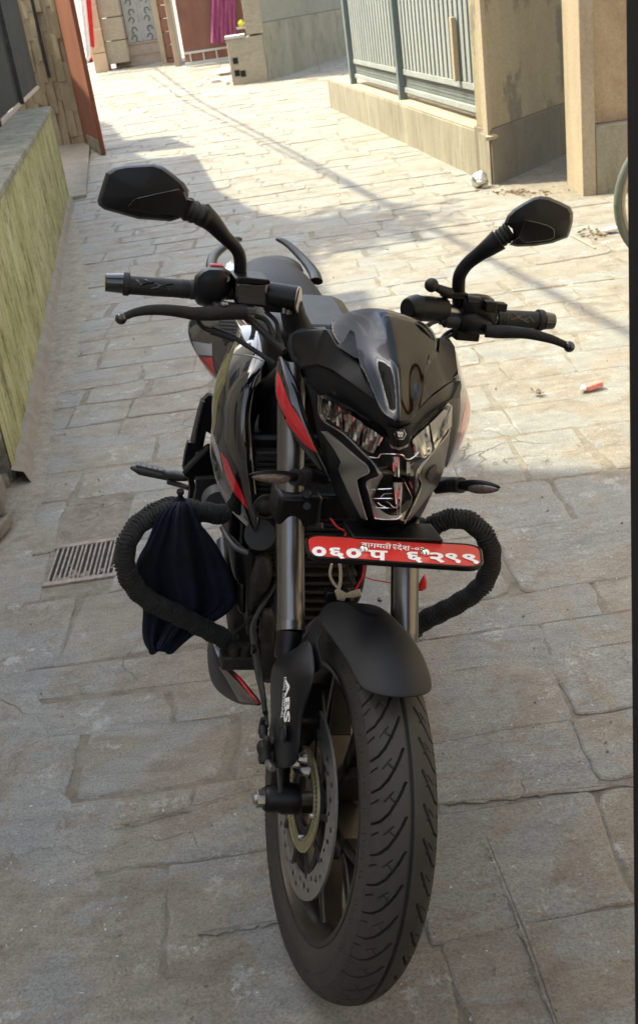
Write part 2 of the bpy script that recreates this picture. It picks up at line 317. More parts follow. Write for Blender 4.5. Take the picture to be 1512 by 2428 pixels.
def sphere(c, r, n=16, k=10, sc_=(1, 1, 1), jit=0):
    c = np.array(c, float); V = [c+np.array([0, 0, r*sc_[2]])]
    for i in range(1, k):
        for j in range(n):
            a = pi*i/k; b = 2*pi*j/n; q = 1+jit*(random.random()-.5); V.append(c+q*r*np.array([sin(a)*cos(b)*sc_[0], sin(a)*sin(b)*sc_[1], cos(a)*sc_[2]]))
    V.append(c-np.array([0, 0, r*sc_[2]])); F = []
    for j in range(n): F.append((0, 1+j, 1+(j+1) % n)); F.append((len(V)-1, 1+(k-2)*n+(j+1) % n, 1+(k-2)*n+j))
    for i in range(k-2):
        for j in range(n): a = 1+i*n+j; b = 1+i*n+(j+1) % n; F.append((a, a+n, b+n, b))
    return M().add(V, F)
def loft(rows, close=False):
    n = len(rows[0]); V = [p for r_ in rows for p in r_]
    F = [(i*n+j, (i+1)*n+j, (i+1)*n+(j+1) % n, i*n+(j+1) % n) for i in range(len(rows)-1) for j in range(n if close else n-1)]
    return M().add(V, F)
def fix(m):
    if not m.f: return m
    f0 = m.f[len(m.f)//2]; P = [np.array(m.v[i]) for i in f0]; nn = np.cross(P[1]-P[0], P[2]-P[0]); c = sum(P)/len(P)
    if nn@(CO-c) < 0: m.f = [tuple(reversed(q)) for q in m.f]
    return m
def dense(loop, step=10):
    out = []
    for i, p in enumerate(loop):
        q = loop[(i+1) % len(loop)]; d = math.hypot(q[0]-p[0], q[1]-p[1]); k = max(1, int(d/step))
        out += [(p[0]+(q[0]-p[0])*t/k, p[1]+(q[1]-p[1])*t/k) for t in range(k)]
    return out
def pillow(loop, fn, y0, bulge, back=.01, prof=((1, 0), (.94, .55), (.82, .85), (.55, 1.), (.2, 1.05)), away=None):
    """a closed shell whose rim follows loop; fn(px, depth) places a point, bulge moves it nearer"""
    cx = sum(p[0] for p in loop)/len(loop); cy = sum(p[1] for p in loop)/len(loop); n = len(loop); rows = []
    rim = [fn(p, y0+back) for p in loop]; rows.append(rim)
    for s_, b in prof: rows.append([fn((cx+(p[0]-cx)*s_, cy+(p[1]-cy)*s_), y0-bulge*b) for p in loop])
    m = loft(rows, True); k = len(m.v); m.v.append(tuple(fn((cx, cy), y0-bulge*prof[-1][1]))); last = (len(rows)-1)*n
    m.f += [(last+i, k, last+(i+1) % n) for i in range(n)]; m.f.append(tuple(range(n)))
    return m
def bvh(o):
    dg = bpy.context.evaluated_depsgraph_get(); dg.update(); e = o.evaluated_get(dg); me = e.to_mesh()
    mw = np.array(ORG[o]); V = [tuple(np.array(v.co)+mw) for v in me.vertices]; F = [tuple(p.vertices) for p in me.polygons]; e.to_mesh_clear()
    return BVHTree.FromPolygons(V, F)
def onto(trees, px, off=.0012, default=None):
    r = ray(*px); d = Vector(unit(r)); best = None
    for t in (trees if isinstance(trees, list) else [trees]):
        h = t.ray_cast(Vector(CO), d)
        if h[0] is not None and (best is None or h[3] < best[3]): best = h
    if best is None: return default
    return np.array(best[0])-np.array(d)*off
def strip(rails, trees, k=6, n=24, off=.0012):
    """decal: two rails of pixels; laddered and laid on the surface behind them"""
    def res(rail):
        L = [0]; 
        for a, b in zip(rail, rail[1:]): L.append(L[-1]+math.hypot(b[0]-a[0], b[1]-a[1]))
        t = np.linspace(0, L[-1], n); return np.stack([np.interp(t, L, [p[0] for p in rail]), np.interp(t, L, [p[1] for p in rail])], 1)
    a, b = res(rails[0]), res(rails[1]); rows = []; last = None
    for i in range(n):
        row = []
        for j in range(k+1):
            q = a[i]+(b[i]-a[i])*j/k; p = onto(trees, q, off)
            if p is None: p = last if last is not None else None
            else: last = p
            row.append(p)
        rows.append(row)
    ok = [r_ for r_ in rows if all(p is not None for p in r_)]
    return fix(loft(ok))
exec_later = []
# ------------------------------------------------------------------ ground
def gh(y): return 0. if y < 19 else (y-19)*.058
def gpt(px):
    r = ray(*px); t = .3
    while t < 60:
        p = CO+r*t
        if p[2] < gh(p[1]): break
        t += .02
    return p
LW0, LW1 = gz(40, 1130), gz(165, 480)                     # foot of the left wall
LD = unit(LW1-LW0); LN = np.array([LD[1], -LD[0], 0])      # along the wall, and out into the alley
def lx(y): return LW0[0]+(y-LW0[1])*LD[0]/LD[1]
PL0, PL1 = gz(1165, 440), gz(783, 255)                     # foot of the right plinth
PD = unit(PL1-PL0); PN = np.array([-PD[1], PD[0], 0])
def rx(y): return PL0[0]+(y-PL0[1])*PD[0]/PD[1]
ys = [-6, 0, .6, 1, 1.5, 2, 3, 4, 6, 9, 14, 19, 22, 26, 32, 60]
xs = [-30, -8, -3, -1.5, -.5, .5, 1.5, 3, 8, 30]
gm = M().add([(x, y, gh(y)-.003) for y in ys for x in xs], [(j*len(xs)+i, j*len(xs)+i+1, (j+1)*len(xs)+i+1, (j+1)*len(xs)+i) for j in range(len(ys)-1) for i in range(len(xs)-1)])
ground = tag(gm.obj('ground', 'mortar', smooth=False), kind='structure', label='cement bedding between the paving slabs')
# cement patch, front left, with a broken edge; gutter strip beside the wall
edge = [gz(*k8(*p)) for p in [(530, 230), (470, 480), (440, 700), (330, 900), (300, 1150), (250, 1500), (180, 1900), (120, 2250)]]
edge += [gz(*p) for p in [(40, 1560), (88, 1640), (120, 1780), (125, 1830), (190, 1960), (230, 2060), (280, 2140), (330, 2260), (430, 2350), (450, 2428), (470, 2520)]]
m = M(); far = gz(175, 500)
E_ = smoothpath([far]+edge, 7); E_ = [np.array([p[0]+.018*mnoise.noise(Vector((p[0]*9, p[1]*9, 5.)))+.006*mnoise.noise(Vector((p[0]*40, p[1]*40, 5.))), p[1], 0]) for p in E_]
wall = [np.array([lx(p[1])-.3, p[1], 0]) for p in E_]
for i in range(len(E_)):
    q = E_[i]
    if q[1] < 3.3: wall[i] = np.array([-1.6, q[1], 0])
rows = []
for a, b in zip(wall, E_):
    row = []
    for j in range(15):
        p = a+(b-a)*j/14; s_ = j/14; z = .0055+.012*(1-s_)**2*(1 if p[1] > 3 else 1.6)+random.uniform(-.0012, .0012)+.004*mnoise.noise(Vector((p[0]*6, p[1]*5, 1.)))*min(1, (14-j)/3); row.append((p[0], p[1], z if j < 14 else .0015))
    rows.append(row)
gut = loft(rows); gut = tag(fix(gut).obj('gutter', ['gutter', 'stone'], smooth=True, angle=60), kind='structure', label='cracked beige cement strip at the foot of the green wall')
gut.data.polygons.foreach_set('material_index', [1 if p_.center.y < 3.02+.25*mnoise.noise(Vector((p_.center.x*5, p_.center.y*4, 0))) else 0 for p_ in gut.data.polygons])
def gutter_x(y):
    yy = [p[1] for p in E_][::-1]; xx = [p[0] for p in E_][::-1]; return float(np.interp(y, yy, xx))
# slabs in rows across the lane
rowy = [.62, .84, 1.055, 1.30, 1.585, 1.80, 2.025, 2.165, 2.31, 2.66, 2.97, 3.34, 3.60, 3.85, 4.2, 4.56, 4.90, 5.3, 5.70]
rowy = rowy[:13]+[3.85, 4.08, 4.33, 4.56, 4.80, 5.06, 5.3, 5.5, 5.72]
while rowy[-1] < 31: rowy.append(rowy[-1]+random.uniform(.19, .31)*(1+max(0, rowy[-1]-8)*.02))
pit = [gz(*p) for p in ((112, 1290), (285, 1272), (272, 1368), (100, 1388))]
pit_x0, pit_x1, pit_y0, pit_y1 = -.80, -.60, 2.76, 2.985
slabs = []
for i in range(len(rowy)-1):
    y0, y1 = rowy[i], rowy[i+1]; ym = (y0+y1)/2
    xa = gutter_x(ym)-.10-random.random()*.1 if ym < 10 else lx(ym)-1.0
    if ym > 15: xa = -7
    xb = 3.2 if ym < 7 else (rx(ym)+.05 if ym < 14.6 else 3.4)
    if ym < 2.: xb = 2.4
    x = xa; mul = 1. if ym < 6 else 1.15
    while x < xb-.05:
        w = random.uniform(.17, .58)*mul
        if x+w > xb-.15: w = xb-x
        slabs.append((x, x+w, y0, y1)); x += w
def warp(x, y):
    k = max(0., min(1., (y-.2)/1.))
    a = mnoise.noise_vector(Vector((x*.9, y*.9, 3.1)))*.045+mnoise.noise_vector(Vector((x*3.1, y*3.1, 7.7)))*.016+mnoise.noise_vector(Vector((x*11, y*11, 1.7)))*.005
    near_pit = math.exp(-((x-(pit_x0+pit_x1)/2)**2/.05+(y-(pit_y0+pit_y1)/2)**2/.05))
    f_ = (1-near_pit)*(1 if y < 14 else .4); return x+a.x*f_, y+a.y*f_
def slab_mesh(x0, x1, y0, y1, k):
    gsz = random.uniform(.002, .007) if y0 < 4 else random.uniform(.004, .009)
    x0 += gsz*random.uniform(.4, 1.6); x1 -= gsz*random.uniform(.4, 1.6); y0 += gsz*random.uniform(.3, 1.3); y1 -= gsz*random.uniform(.3, 1.3)
    if x1-x0 < .05: return None
    j = lambda s_=.008: random.uniform(-s_, s_)
    cs = [(x0, y0), (x1, y0), (x1, y1), (x0, y1)]; cs = [(c[0]+j(.016), c[1]+j(.012)) for c in cs]; loop = []
    for a in range(4):
        p, c, q = np.array(cs[a-1]), np.array(cs[a]), np.array(cs[(a+1) % 4]); r_ = random.choice([.005, .008, .012, .03])*random.uniform(.7, 1.4)
        u = unit(p-c)*r_; w = unit(q-c)*r_; loop += [c+u, c+(u+w)*.3, c+w]
        n = 6
        for t in range(1, n): 
            e = c+(q-c)*t/n; 
            if np.linalg.norm(e-c) > r_*1.3 and np.linalg.norm(e-q) > r_*1.3: loop.append(e+np.array([j(.005), j(.005)]))
    top = random.uniform(-.0012, .0018)*(1+y0*.15); tx, ty = random.uniform(-.002, .002), random.uniform(-.004, .004)
    cx, cy = (x0+x1)/2, (y0+y1)/2; n = len(loop)
    z = lambda p: gh(p[1])+top+tx*(p[0]-cx)+ty*(p[1]-cy)
    inner = [np.array([cx, cy])+(p-np.array([cx, cy]))*(1-.006/max(.05, np.linalg.norm(p-np.array([cx, cy])))) for p in loop]
    V = [(p[0], p[1], gh(p[1])-.03) for p in loop]+[(p[0], p[1], z(p)-.003) for p in loop]+[(p[0], p[1], z(p)) for p in inner]
    F = [(i, (i+1) % n, n+(i+1) % n, n+i) for i in range(n)]+[(n+i, n+(i+1) % n, 2*n+(i+1) % n, 2*n+i) for i in range(n)]+[tuple(range(2*n, 3*n))]
    V = [warp(p[0], p[1])+(p[2],) for p in V]
    return V, F
def inpit(s_): return s_[1] > pit_x0-.005 and s_[0] < pit_x1+.005 and s_[3] > pit_y0 and s_[2] < pit_y1
def seen(x, y):
    d = np.array([x, y, gh(y)])-CO; z = d@CF
    if z <= 0.05: return False
    u = 756+FPX*(d@CR)/z; v = 1214-FPX*(d@CU)/z; return -120 < u < 1640 and -80 < v < 2560
near = [s_ for s_ in slabs if not inpit(s_)]
for s_ in slabs:
    if inpit(s_):           # trim round the drain
        if s_[0] < pit_x0-.06: near.append((s_[0], pit_x0-.004, s_[2], s_[3]))
        if s_[1] > pit_x1+.06: near.append((pit_x1+.004, s_[1], s_[2], s_[3]))
vis = [s_ for s_ in near if seen((s_[0]+s_[1])/2, (s_[2]+s_[3])/2)]; hid = [s_ for s_ in near if s_ not in vis]
vis.sort(key=lambda s_: s_[2]); cnt = 0; rest = M()
for s_ in vis:
    r_ = slab_mesh(*s_, 0)
    if r_ is None: continue
    if cnt < 296:
        o = M().add(*r_).obj('paving_slab', 'stone', ground, smooth=False); cnt += 1
    else: rest.add(*r_)
for s_ in hid:
    r_ = slab_mesh(*s_, 1)
    if r_: rest.add(*r_)
rs = rest.obj('paving_slabs', 'stone', ground, smooth=False); rs['kind'] = 'stuff'
# loose grit on the lane
gr = M()
for i in range(900):
    y = .9+8*random.random()**1.6; x = random.uniform(-.32, .34)*y+random.uniform(-.1, .1); r_ = random.choice([.0008, .001, .0014, .0018, .0026])*random.uniform(.6, 1.2)*(1+y*.1)
    gr.add(*(lambda q: (q.v, q.f))(sphere((x, y, gh(y)+.004), r_, 5, 3, jit=.5)))
tag(gr.obj('grit', 'cement', smooth=False), label='pale grit and crumbs scattered on the paving', kind='stuff')
def ridge(px, w, hgt, name):
    P_ = smoothpath([gz(*p) for p in px], 8); rows = []
    for i, p in enumerate(P_):
        t = unit(P_[min(i+1, len(P_)-1)]-P_[max(i-1, 0)]); nn = np.array([t[1], -t[0], 0]); k = min(1, i/3, (len(P_)-1-i)/3)
        j = [random.uniform(-.0012, .0012) for _ in range(7)]; off = [-w*1.6+j[0]*4, -w*.8+j[1], -w*.3+j[2]*.5, 0, w*.3+j[3]*.5, w*.8+j[4], w*1.6+j[5]*4]; zz = [-.001, hgt*k, hgt*.6*k, -.0015, hgt*.6*k, hgt*k, -.001]
        rows.append([p+nn*o_+np.array([0, 0, z_+.0025]) for o_, z_ in zip(off, zz)])
    o = fix(loft(rows)).obj(name, 'stone', ground); return o
ridge([(1148, 1980), (1172, 2040), (1205, 2120), (1245, 2220), (1285, 2330), (1330, 2460)], .005, .0013, 'mortar_ridge')
ridge([(262, 1962), (350, 1945), (470, 1912), (560, 1885), (640, 1868)], .005, .0013, 'mortar_ridge')
ridge([(470, 2215), (560, 2200), (640, 2188), (690, 2180)], .004, .0008, 'mortar_ridge')
ridge([(1050, 1905), (1180, 1895), (1300, 1880), (1500, 1858)], .004, .0008, 'mortar_ridge')
# drain grate
gx = root('drain_grate', ((pit_x0+pit_x1)/2, (pit_y0+pit_y1)/2, 0), 'worn slotted drain grate in the paving left of the motorcycle', 'drain')
box(((pit_x0+pit_x1)/2, (pit_y0+pit_y1)/2, -.0050), WX, ((pit_x1-pit_x0)/2, (pit_y1-pit_y0)/2, .003)).obj('pit_shade', 'drain', gx, smooth=False)  # black plate: its colour stands for the shade below the bars
for yy in (pit_y0-.004, pit_y1+.004): box(((pit_x0+pit_x1)/2, yy, -.002), WX, ((pit_x1-pit_x0)/2+.008, .011, .0065)).obj('frame', 'bar', gx, bevel=.002)
nb = 14
for i in range(nb):
    xx = pit_x0+.006+(pit_x1-pit_x0-.012)*i/(nb-1)+random.uniform(-.0015, .0015)
    box((xx, (pit_y0+pit_y1)/2, -.0005), WX, (.0030, (pit_y1-pit_y0)/2-.008, .0040)).obj('bar', 'bar', gx, bevel=.001)
for i in range(26):
    tag(None) if False else sphere((random.uniform(pit_x0, pit_x1), pit_y0+abs(random.gauss(0, .035)), -.0005), random.uniform(.004, .011), 6, 4, (1.4, 1, .5), .6).obj('grit_clod', 'mortar', gx)
# ------------------------------------------------------------------ left wall with fence
lw = root('garden_wall', (lx(7), 7, 0), 'low algae-green ribbed garden wall with grey coping along the left of the lane', 'wall')
top = .765; V = []; mi = []; s_ = -.06; Lend = np.linalg.norm(LW1-LW0)+.02
while s_ < Lend:
    w_ = random.uniform(.045, .066); gd = random.uniform(.006, .012); st_ = random.uniform(-.0015, .0015)
    for off, d, mtl in ((0, 0, 1), (w_*.20, 0, 0), (w_*.32, gd, 0), (w_*.9, gd+st_, 1)): V.append((s_+off, d)); mi.append(mtl)
    s_ += w_
Vw = []; F = []; zs = [-.02, .05, .2, .4, .6, top]; nz_ = len(zs)
for i, (s_, d) in enumerate(V):
    for k_, z_ in enumerate(zs):
        wv = .006*mnoise.noise(Vector((s_*2.2, z_*1.5, 4.)))+.004*mnoise.noise(Vector((s_*9, z_*5, 2.)))
        p = LW0+LD*(s_+wv)+LN*(d+.004*mnoise.noise(Vector((s_*5, z_*6, 9.)))-(.012 if k_ == 0 else 0)); Vw.append((p[0], p[1], z_))
for i in range(len(V)-1):
    for k_ in range(nz_-1): F.append((i*nz_+k_, (i+1)*nz_+k_, (i+1)*nz_+k_+1, i*nz_+k_+1))
wf_ = fix(M().add(Vw, F)).obj('wall_face', ['alga', 'algadirt'], lw, smooth=True, angle=60)
wf_.data.polygons.foreach_set('material_index', [mi[i] for i in range(len(V)-1) for k_ in range(nz_-1)])
a, b = LW0-LD*.06, LW1+LD*.02
prism([a-LN*.002+np.array([0, 0, -.02]), b-LN*.002+np.array([0, 0, -.02]), b-LN*.5+np.array([0, 0, -.02]), a-LN*.5+np.array([0, 0, -.02])], (0, 0, top+.0)).obj('wall_core', 'coping', lw, smooth=False)
# small skirting kerb, broken toe
rows = []
for s_ in np.linspace(-.10, 6.55, 60):
    p = LW0+LD*s_; j = random.uniform(.0, .012); w0 = .022+.012*max(0, 1-s_/3)
    rows.append([p+LN*.004+np.array([0, 0, .055+j]), p+LN*(w0+j)+np.array([0, 0, .045+j*.5]), p+LN*(w0+.02+j)+np.array([0, 0, -.01])])
fix(loft(rows)).obj('skirting', 'cement', lw)
rows = []                                     # coping stone, chipped front edge
for s_ in np.linspace(-.09, np.linalg.norm(LW1-LW0)+.02, 120):
    p = LW0+LD*s_; j = random.uniform(-.004, .004); k = lambda o_, z: p+LN*o_+np.array([0, 0, z])
    rows.append([k(-.1, .7705), k(.028+j, .7705), k(.032+j, .784), k(.028+j, .806), k(.0, .811), k(-.62, .811)])
fix(loft(rows)).obj('coping', 'coping', lw, angle=30)
be = root('broken_masonry', tuple(LW0-LD*.25-LN*.05), 'lumpy brown broken masonry at the near end of the green wall', 'masonry')
for i in range(26):
    p = LW0-LD*random.uniform(.02, .5)-LN*random.uniform(.0, .30)+UP*0 if False else LW0-LD*random.uniform(.05, .5)-LN*random.uniform(.02, .30)
    z_ = random.uniform(.0, .5)*max(.1, 1-np.linalg.norm(p-LW0)); a_ = random.uniform(-.4, .4); box(p+np.array([0, 0, z_]), (unit((cos(a_), sin(a_), random.uniform(-.15, .15))), unit((-sin(a_), cos(a_), 0)), (0, 0, 1)), (random.uniform(.03, .07), random.uniform(.04, .09), random.uniform(.02, .045))).obj('rubble', 'mortar', be, bevel=.008)
fe = root('metal_fence', tuple(LW0+LD*3-LN*.3+np.array([0, 0, .81])), 'black sheet-metal fence with posts and a pale bottom rail on top of the green wall', 'fence')
f0 = gz(8, 283, .85); f1 = gz(88, 207, .85); FD = unit(f1-f0); FN = np.array([FD[1], -FD[0], 0])
f0 = f0-FD*1.6; FL = np.linalg.norm(f1-f0)
mm = M(); 
V = []; n = 240
for i in range(n):
    s_ = FL*i/(n-1); z0 = .87
    d = .006*(1 if (i//2) % 2 else 0); p = f0+FD*s_+FN*d; V += [(p[0], p[1], z0), (p[0], p[1], 2.6)]
fix(M().add(V, [(2*i, 2*i+2, 2*i+3, 2*i+1) for i in range(n-1)])).obj('fence_sheet', 'fence', fe, smooth=False)
c = (f0+f1)/2; box(c+FN*.012+np.array([0, 0, .0]), (FD, FN, (0, 0, 1)), (FL/2, .012, .014)).obj('bottom_rail', 'rail', fe, bevel=.003)
for px in ((36, 262), (-25, 320), (96, 196)):
    q = gz(px[0], px[1], .81); q = f0+FD*((q-f0)@FD); box(q+FN*.035+np.array([0, 0, .9]), (FD, FN, (0, 0, 1)), (.022, .02, .9+.0)).obj('fence_post', 'fence', fe, bevel=.003)
# stone-clad pillar
pa = gz(108, 345); pb = gz(204, 342); pb = pa+unit(pb-pa)*np.linalg.norm(pb-pa)
a0 = gz(150, 350); a1 = gz(205, 345); pdv = unit(np.array([a1[0]-a0[0], a1[1]-a0[1], 0])); 
pd0 = wall_cut((72, 0), a0, a0+pdv); 
cp = root('stone_clad_pillar', tuple(a0), 'tall gate pillar clad in vertical beige split-stone strips at the end of the green wall', 'pillar')
PW = np.linalg.norm(a1-a0); L0 = -.62; pn = np.array([pdv[1], -pdv[0], 0]); pn = pn if pn[1] < 0 else -pn
box(a0+pdv*(L0+PW)/2-pn*.05+np.array([0, 0, .95]), (pdv, pn, (0, 0, 1)), ((PW-L0)/2-.002, .035, .95)).obj('pillar_core', 'plinth', cp, smooth=False)
k = 0; s_ = L0
while s_ < PW-.02:
    w = random.uniform(.05, .085); z = -random.random()*.3
    while z < 1.9:
        hgt = random.uniform(.22, .42)
        z0 = max(z, 0)
        if z+hgt > .02:
            dd = random.uniform(.008, .05); box(a0+pdv*(s_+w/2)+pn*(dd/2-.015)+np.array([0, 0, (z0+z+hgt)/2]), (pdv, pn, (0, 0, 1)), (w/2-.0015, dd/2, (z+hgt-z0)/2-.002)).obj('stone_strip', 'clad', cp, bevel=.003, smooth=False)
        z += hgt
    s_ += w
# rust-red gate leaf standing open beside it
ga, gb = gz(203, 343), gz(247, 369); gdv = unit(gb-ga)
gl = root('rusty_gate_leaf', tuple(ga), 'rust-red painted metal gate leaf standing open against the stone-clad pillar', 'gate leaf')
gnv = np.array([gdv[1], -gdv[0], 0]); gnv = gnv if gnv[0] < 0 else -gnv; gw = np.linalg.norm(gb-ga)
box((ga+gb)/2+np.array([0, 0, .87]), (gdv, gnv, (0, 0, 1)), (gw/2, .018, .85)).obj('gate_sheet', 'rust', gl, bevel=.004)
box(gb+np.array([0, 0, .87])-gnv*.0, (gdv, gnv, (0, 0, 1)), (.018, .026, .86)).obj('gate_frame', 'rust', gl, bevel=.004)
box(ga*.35+gb*.65+np.array([0, 0, .09]), (gdv, gnv, (0, 0, 1)), (gw*.35, .024, .075)).obj('kick_plate', 'coping', gl, bevel=.004)
# raised side path behind the wall end
st = [gz(166, 478), gz(206, 470), gz(215, 345), gz(108, 345)]
prism([p+np.array([0, 0, -.02]) for p in st], (0, 0, .055)).obj('side_path', 'cement', smooth=False)['kind'] = 'structure'
bpy.data.objects['side_path']['label'] = 'raised cement path in front of the stone-clad pillar'
# ------------------------------------------------------------------ right: plinth with sliding gate, ochre pillar, doorway
pr = root('gate_plinth', tuple(PL0), 'long low cement plinth carrying the grey gate on the right', 'plinth')
p0, p1 = PL0, PL1; HP = .345
prism([p0+np.array([0, 0, -.03]), p1+np.array([0, 0, -.03]), p1-PN*.34+np.array([0, 0, -.03]), p0-PN*.34+PD*.42+np.array([0, 0, -.03])], (0, 0, HP+.03)).obj('plinth_block', 'plinth', pr, bevel=.01)
prism([p0-PN*.004+np.array([0, 0, HP+.001]), p1-PN*.004+np.array([0, 0, HP+.001]), p1-PN*.3+np.array([0, 0, HP+.001]), p0-PN*.3+PD*.36+np.array([0, 0, HP+.001])], (0, 0, .012)).obj('plinth_top', 'cream', pr, bevel=.004)
UP = np.array([0, 0, 1.]); HT = HP+.014
gt = root('slatted_gate', tuple(PL0+PD*2.5-PN*.12+UP*HT), 'blue-grey slatted metal gate with diamond mesh along its foot on the right plinth', 'gate')
GA = PL0-PN*.13
def gp(px): q = wall_cut(px, GA, GA+PD); return (q-GA)@PD, q[2]
sA, _ = gp((1143, 280)); sB, _ = gp((966, 250)); sC, _ = gp((848, 212))
GTOP = 2.6
for s_, w in ((sB, .045), (sC, .05)): box(GA+PD*s_+PN*.04+UP*(HT+GTOP)/2+UP*(HT*.0), (PD, PN, (0, 0, 1)), (w, .035, (GTOP-HT)/2)).obj('gate_post', 'gatedark', gt, bevel=.004)
for lo, hi in ((sA, sB-.04), (sB+.05, sC-.05)):
    L_ = hi-lo; c = GA+PD*(lo+hi)/2
    for z, h_ in ((.445, .022), (.605, .024)): box(c+UP*z+PN*.012, (PD, PN, (0, 0, 1)), (L_/2, .016, h_)).obj('gate_rail', 'gategrey', gt, bevel=.003)
    k = int(L_/.135)
    for i in range(k):
        s_ = lo+(i+.5)*L_/k; box(GA+PD*s_+UP*(.629+GTOP)/2, (PD, PN, (0, 0, 1)), (L_/k/2-.026, .022, (GTOP-.629)/2)).obj('slat', 'gategrey', gt, bevel=.004)
    box(c+UP*(.629+GTOP)/2-PN*.045, (PD, PN, (0, 0, 1)), (L_/2, .004, (GTOP-.629)/2)).obj('slat_gap_shade', 'fence', gt, smooth=False)  # black sheet puts the shade between the slats into colour
    msh = M(); q = .045
    i = lo
    while i < hi-.0:
        for sgn in (1, -1):
            a_ = (i, .467) if sgn > 0 else (i+q*1.2, .467); b_ = (i+q*1.2, .581) if sgn > 0 else (i, .581)
            if max(a_[0], b_[0]) > hi: continue
            A_ = GA+PD*a_[0]+UP*a_[1]; B_ = GA+PD*b_[0]+UP*b_[1]; t_ = tube([A_, B_], .0042, 5); msh.add(t_.v, t_.f)
        i += q*.6
    msh.obj('diamond_mesh', 'gategrey', gt, smooth=False)['kind'] = 'stuff'
    box(c+UP*.524-PN*.05, (PD, PN, (0, 0, 1)), (L_/2, .004, .06)).obj('kick_sheet', 'rail', gt, smooth=False)
q0, z0 = gp((1100, 190)); q1, z1 = gp((1083, 38))
box(GA+PD*(q0+.02)+PN*.055+UP*(z0+z1)/2, (PD, PN, (0, 0, 1)), (.034, .02, (z1-z0)/2)).obj('timber_batten', 'cream', gt, bevel=.004)
# ochre pillar: the near end of the plinth
PE = PL0; ed = unit(gz(1345, 372)-gz(1172, 440)); ed = unit(gz(1356, 357)-gz(1167, 440))
op = root('ochre_pillar', tuple(PE), 'broad ochre plastered pillar with damp cement base beside the grey gate', 'pillar')
OW = float(np.linalg.norm(gz(1356, 357)-gz(1167, 440)))
en = np.array([ed[1], -ed[0], 0])
q_ = [PE+UP*.0, PE+ed*OW, PE+ed*OW+PD*.5, PE+PD*.1]
prism([PE+en*.02-UP*.03, PE+en*.02+ed*OW-UP*.03, PE+ed*OW+PD*.6-UP*.03, PE+PD*.35+PN*.004-UP*.03, ], (0, 0, .375+.03)).obj('damp_base', 'plinthdark', op, bevel=.006)
prism([PE+ed*.02+UP*.375, PE+ed*(OW-.02)+UP*.375, PE+ed*(OW-.02)+PD*.6+UP*.375, PE+ed*.02+PD*.33+UP*.375], (0, 0, 3.0)).obj('plaster_shaft', 'yellow', op, bevel=.006)
prism([PE-ed*.03+en*.012+UP*.33, PE+ed*.028+en*.012+UP*.33, PE+ed*.028+PD*.09+UP*.33, PE-ed*.03+PD*.09+UP*.33], (0, 0, 3.1)).obj('corner_strip', 'cream', op, bevel=.005)
sphere(PE+UP*.33+en*.02, .035, 8, 5, (1.3, 1, .6), .3).obj('cement_lump', 'cream', op)
# recess behind the doorway
db = root('doorway_wall', tuple(gz(1382, 465)), 'orange plastered doorway wall with cream edge and grey ledge at far right', 'wall')
d0 = gz(1382, 465); dd_ = unit(np.array([.97, -.06, 0])); dn = np.array([dd_[1], -dd_[0], 0])
def bx(a, u, w, nrm, t, z0_, z1_, nm, mt, par, **k):
    return box(a+u*w/2-nrm*t/2+UP*(z0_+z1_)/2, (u, nrm, (0, 0, 1)), (w/2, t/2, (z1_-z0_)/2)).obj(nm, mt, par, **k)
bx(d0, dd_, .085, dn, .5, -.02, 3.4, 'cream_edge', 'cream', db, bevel=.006)
zz = wall_cut((1440, 296), d0, d0+dd_)[2]
bx(d0+dd_*.087+dn*.0, dd_, 1.6, dn, .45, -.02, zz, 'ledge', 'plinth', db, bevel=.008)
bx(d0+dd_*.087-dn*.10, dd_, 1.6, dn, .35, zz+.002, 3.4, 'plaster_panel', 'orange', db, bevel=.004)
rc = root('recess_wall', tuple(PE+ed*OW+PD*.6), 'dim plastered passage wall behind the doorway on the right', 'wall')
bk = PE+ed*OW+np.array([-.02, .02, 0])
bx(bk, np.array([1., 0, 0]), 2.6, np.array([0, -1., 0]), .2, -.02, 3.4, 'plaster', 'yellow', rc, smooth=False)
tube([bk+np.array([.05, -.03, 0]), bk+np.array([.05, -.03, 3.2])], .02, 10).obj('drain_pipe', 'plinthdark', rc)
# ------------------------------------------------------------------ far end of the lane
def far(px): return gpt(px)
fw0 = far((640, 192)); fw1 = far((838, 138))
g1 = root('grey_side_wall', tuple(fw0), 'tall weathered grey rendered wall with darker foot beyond the gate plinth', 'wall')
v_ = np.array([fw1[0]-fw0[0], fw1[1]-fw0[1], 0]); v_ = unit(np.array([.62, .78, 0])); nv = np.array([v_[1], -v_[0], 0])
bx(fw0, v_, 5., nv, .3, -.3, .93, 'dark_foot', 'plinth', g1, bevel=.01); bx(fw0+nv*-.02, v_, 5., nv, .3, .932, 4.5, 'render', 'grey', g1, bevel=.01)
fl = far((545, 168)); fr_ = far((640, 192)); u = unit(np.array([fr_[0]-fl[0], fr_[1]-fl[1], 0]))
g2 = root('faced_block', tuple(fl), 'stone-faced block with white top in front of the brown grille gate', 'block')
bl = fw0-np.array([1., -.15, 0])*.02; uu = np.array([-1., .10, 0]); nn2 = np.array([0, -1., 0])
zt = wall_cut((560, 103), fw0, fw0+uu)[2]; ww = abs((wall_cut((548, 150), fw0, fw0+uu)-fw0)@uu)
zg = gh(fw0[1])
bx(fw0-np.array([.02, 0, 0]), uu, ww, nn2, .6, zg-.1, zt, 'faced_base', 'tile', g2, bevel=.01)
bx(fw0+np.array([.01, 0, 0]), uu, .30, nn2+np.array([0, 0, 0]), .35, zt+.03, 4.2, 'faced_jamb', 'tile', g2, bevel=.01)
bx(fw0-np.array([.02, .02, 0])-uu*-.3, uu, ww-.28, nn2, .62, zt+.001, zt+.05, 'white_top', 'gatelight', g2, bevel=.006)
